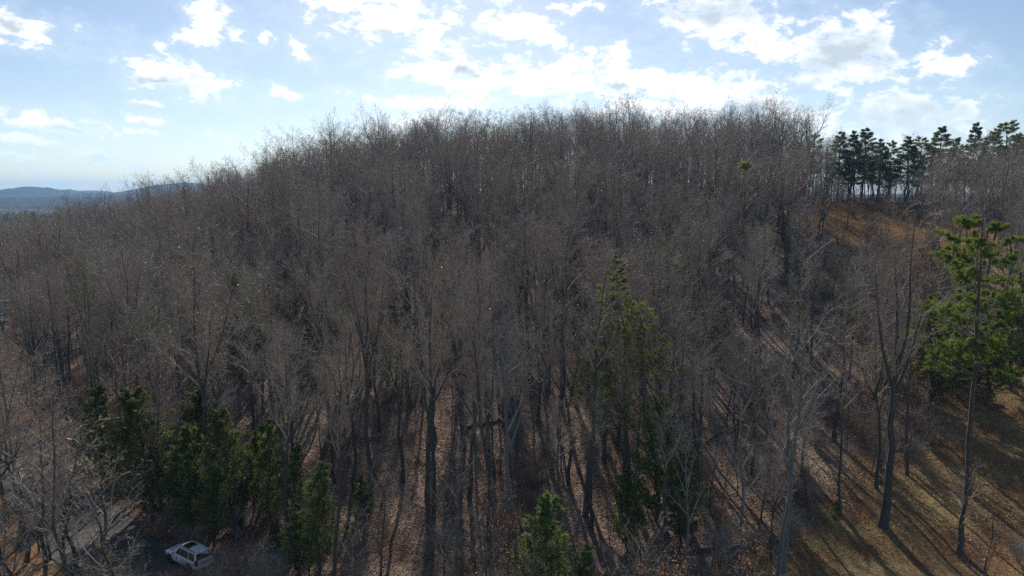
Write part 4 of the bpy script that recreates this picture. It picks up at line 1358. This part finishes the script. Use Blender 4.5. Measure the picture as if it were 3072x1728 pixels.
        tl = box('tail_light', (-2.30, .80 * sy, .98), (.20, .24, .42), RED, t, .03)
        box('headlight', (2.20, .70 * sy, .78), (.26, .34, .13), LENS, t, .03)
    box('front_grille', (2.40, 0, .66), (.06, .9, .22), BLACK, t, .02)
    box('rear_bumper', (-2.40, 0, .50), (.14, 1.66, .24), PAINT, t, .05)
    box('bumper_trim', (-2.45, 0, .40), (.08, 1.30, .10), BLACK, t, .02)
    box('tailgate_trim', (-2.425, 0, .95), (.04, 1.1, .035), BLACK, t, .006)
    box('number_plate', (-2.425, 0, .78), (.03, .34, .16), PLATE, t, .004)
    w_ = box('rear_wiper', (-2.20, .08, 1.18), (.02, .42, .02), BLACK, t, 0)
    # wheels with arches
    for X in (1.48, -1.45):
        for sy in (1, -1):
            th = np.linspace(0, 2 * np.pi, 29)[:-1]
            prof = [(.20, .0), (.33, -.005), (.36, .03), (.365, .12), (.36, .20), (.33, .235), (.20, .23)]
            V = [(X + r_ * math.cos(a_), sy * (.765 + w2 - .02), .365 + r_ * math.sin(a_)) for r_, w2 in prof for a_ in th]
            m_ = len(th)
            F = [(i * m_ + j, i * m_ + (j + 1) % m_, (i + 1) * m_ + (j + 1) % m_, (i + 1) * m_ + j) for i in range(len(prof) - 1) for j in range(m_)]
            wh = pymesh('wheel', V, F, RUB, t, True)
            yo = sy * .975
            V = [(X, yo - sy * .03, .365)]; F = []
            for k in range(10):
                for da, r_ in ((-.12, .24), (.12, .24)):
                    a_ = k * .628 + da; V.append((X + r_ * math.cos(a_), yo, .365 + r_ * math.sin(a_)))
                F.append((0, 1 + 2 * k, 2 + 2 * k))
            pymesh('rim', V, F, RIM, wh, False)
            # arch lip
            ta = np.linspace(-.25, math.pi + .25, 16)
            P_ = np.array([[(X + .44 * math.cos(a_), sy * .972, .38 + .43 * math.sin(a_)) for a_ in ta]])
            V_, F_ = tubes(P_, np.full((1, 16), .035), 6)
            link('wheel_arch', np_mesh('wheel_arch', V_, F_), t, BLACK)
            # dark well behind the tyre
            V = [(X + .42 * math.cos(a_), sy * .982, max(.27, .38 + .41 * math.sin(a_))) for a_ in np.linspace(-.3, math.pi + .3, 18)]
            pymesh('wheel_well', V, [tuple(range(18))], BLACK, t, False)
    head = math.atan2(.56, -.83)
    t.rotation_euler = (0, 0, head)
    t.location = (gx, gy, hz(gx, gy) + .19)
    return t


car()

# ------------------------------------------------------------------ haze: the air itself
def haze():
    x0, x1, y0, y1, z0, z1 = -7800, 7800, -1500, 9200, -40, 190
    V = [(a, b, c) for a in (x0, x1) for b in (y0, y1) for c in (z0, z1)]
    F = [(0, 1, 3, 2), (4, 6, 7, 5), (0, 4, 5, 1), (2, 3, 7, 6), (0, 2, 6, 4), (1, 5, 7, 3)]
    me = bpy.data.meshes.new('haze'); me.from_pydata(V, [], F); me.update()
    m = bpy.data.materials.new('haze_air'); m.use_nodes = True; nt = m.node_tree; nt.nodes.clear()
    out = nt.nodes.new('ShaderNodeOutputMaterial'); v = nt.nodes.new('ShaderNodeVolumePrincipled')
    v.inputs['Color'].default_value = (.28, .58, 1.0, 1); v.inputs['Density'].default_value = .00012
    v.inputs['Anisotropy'].default_value = .2
    nt.links.new(v.outputs[0], out.inputs['Volume'])
    m.cycles.homogeneous_volume = True
    me.materials.append(m)
    o = link('haze', me); tag(o, kind='stuff')


haze()
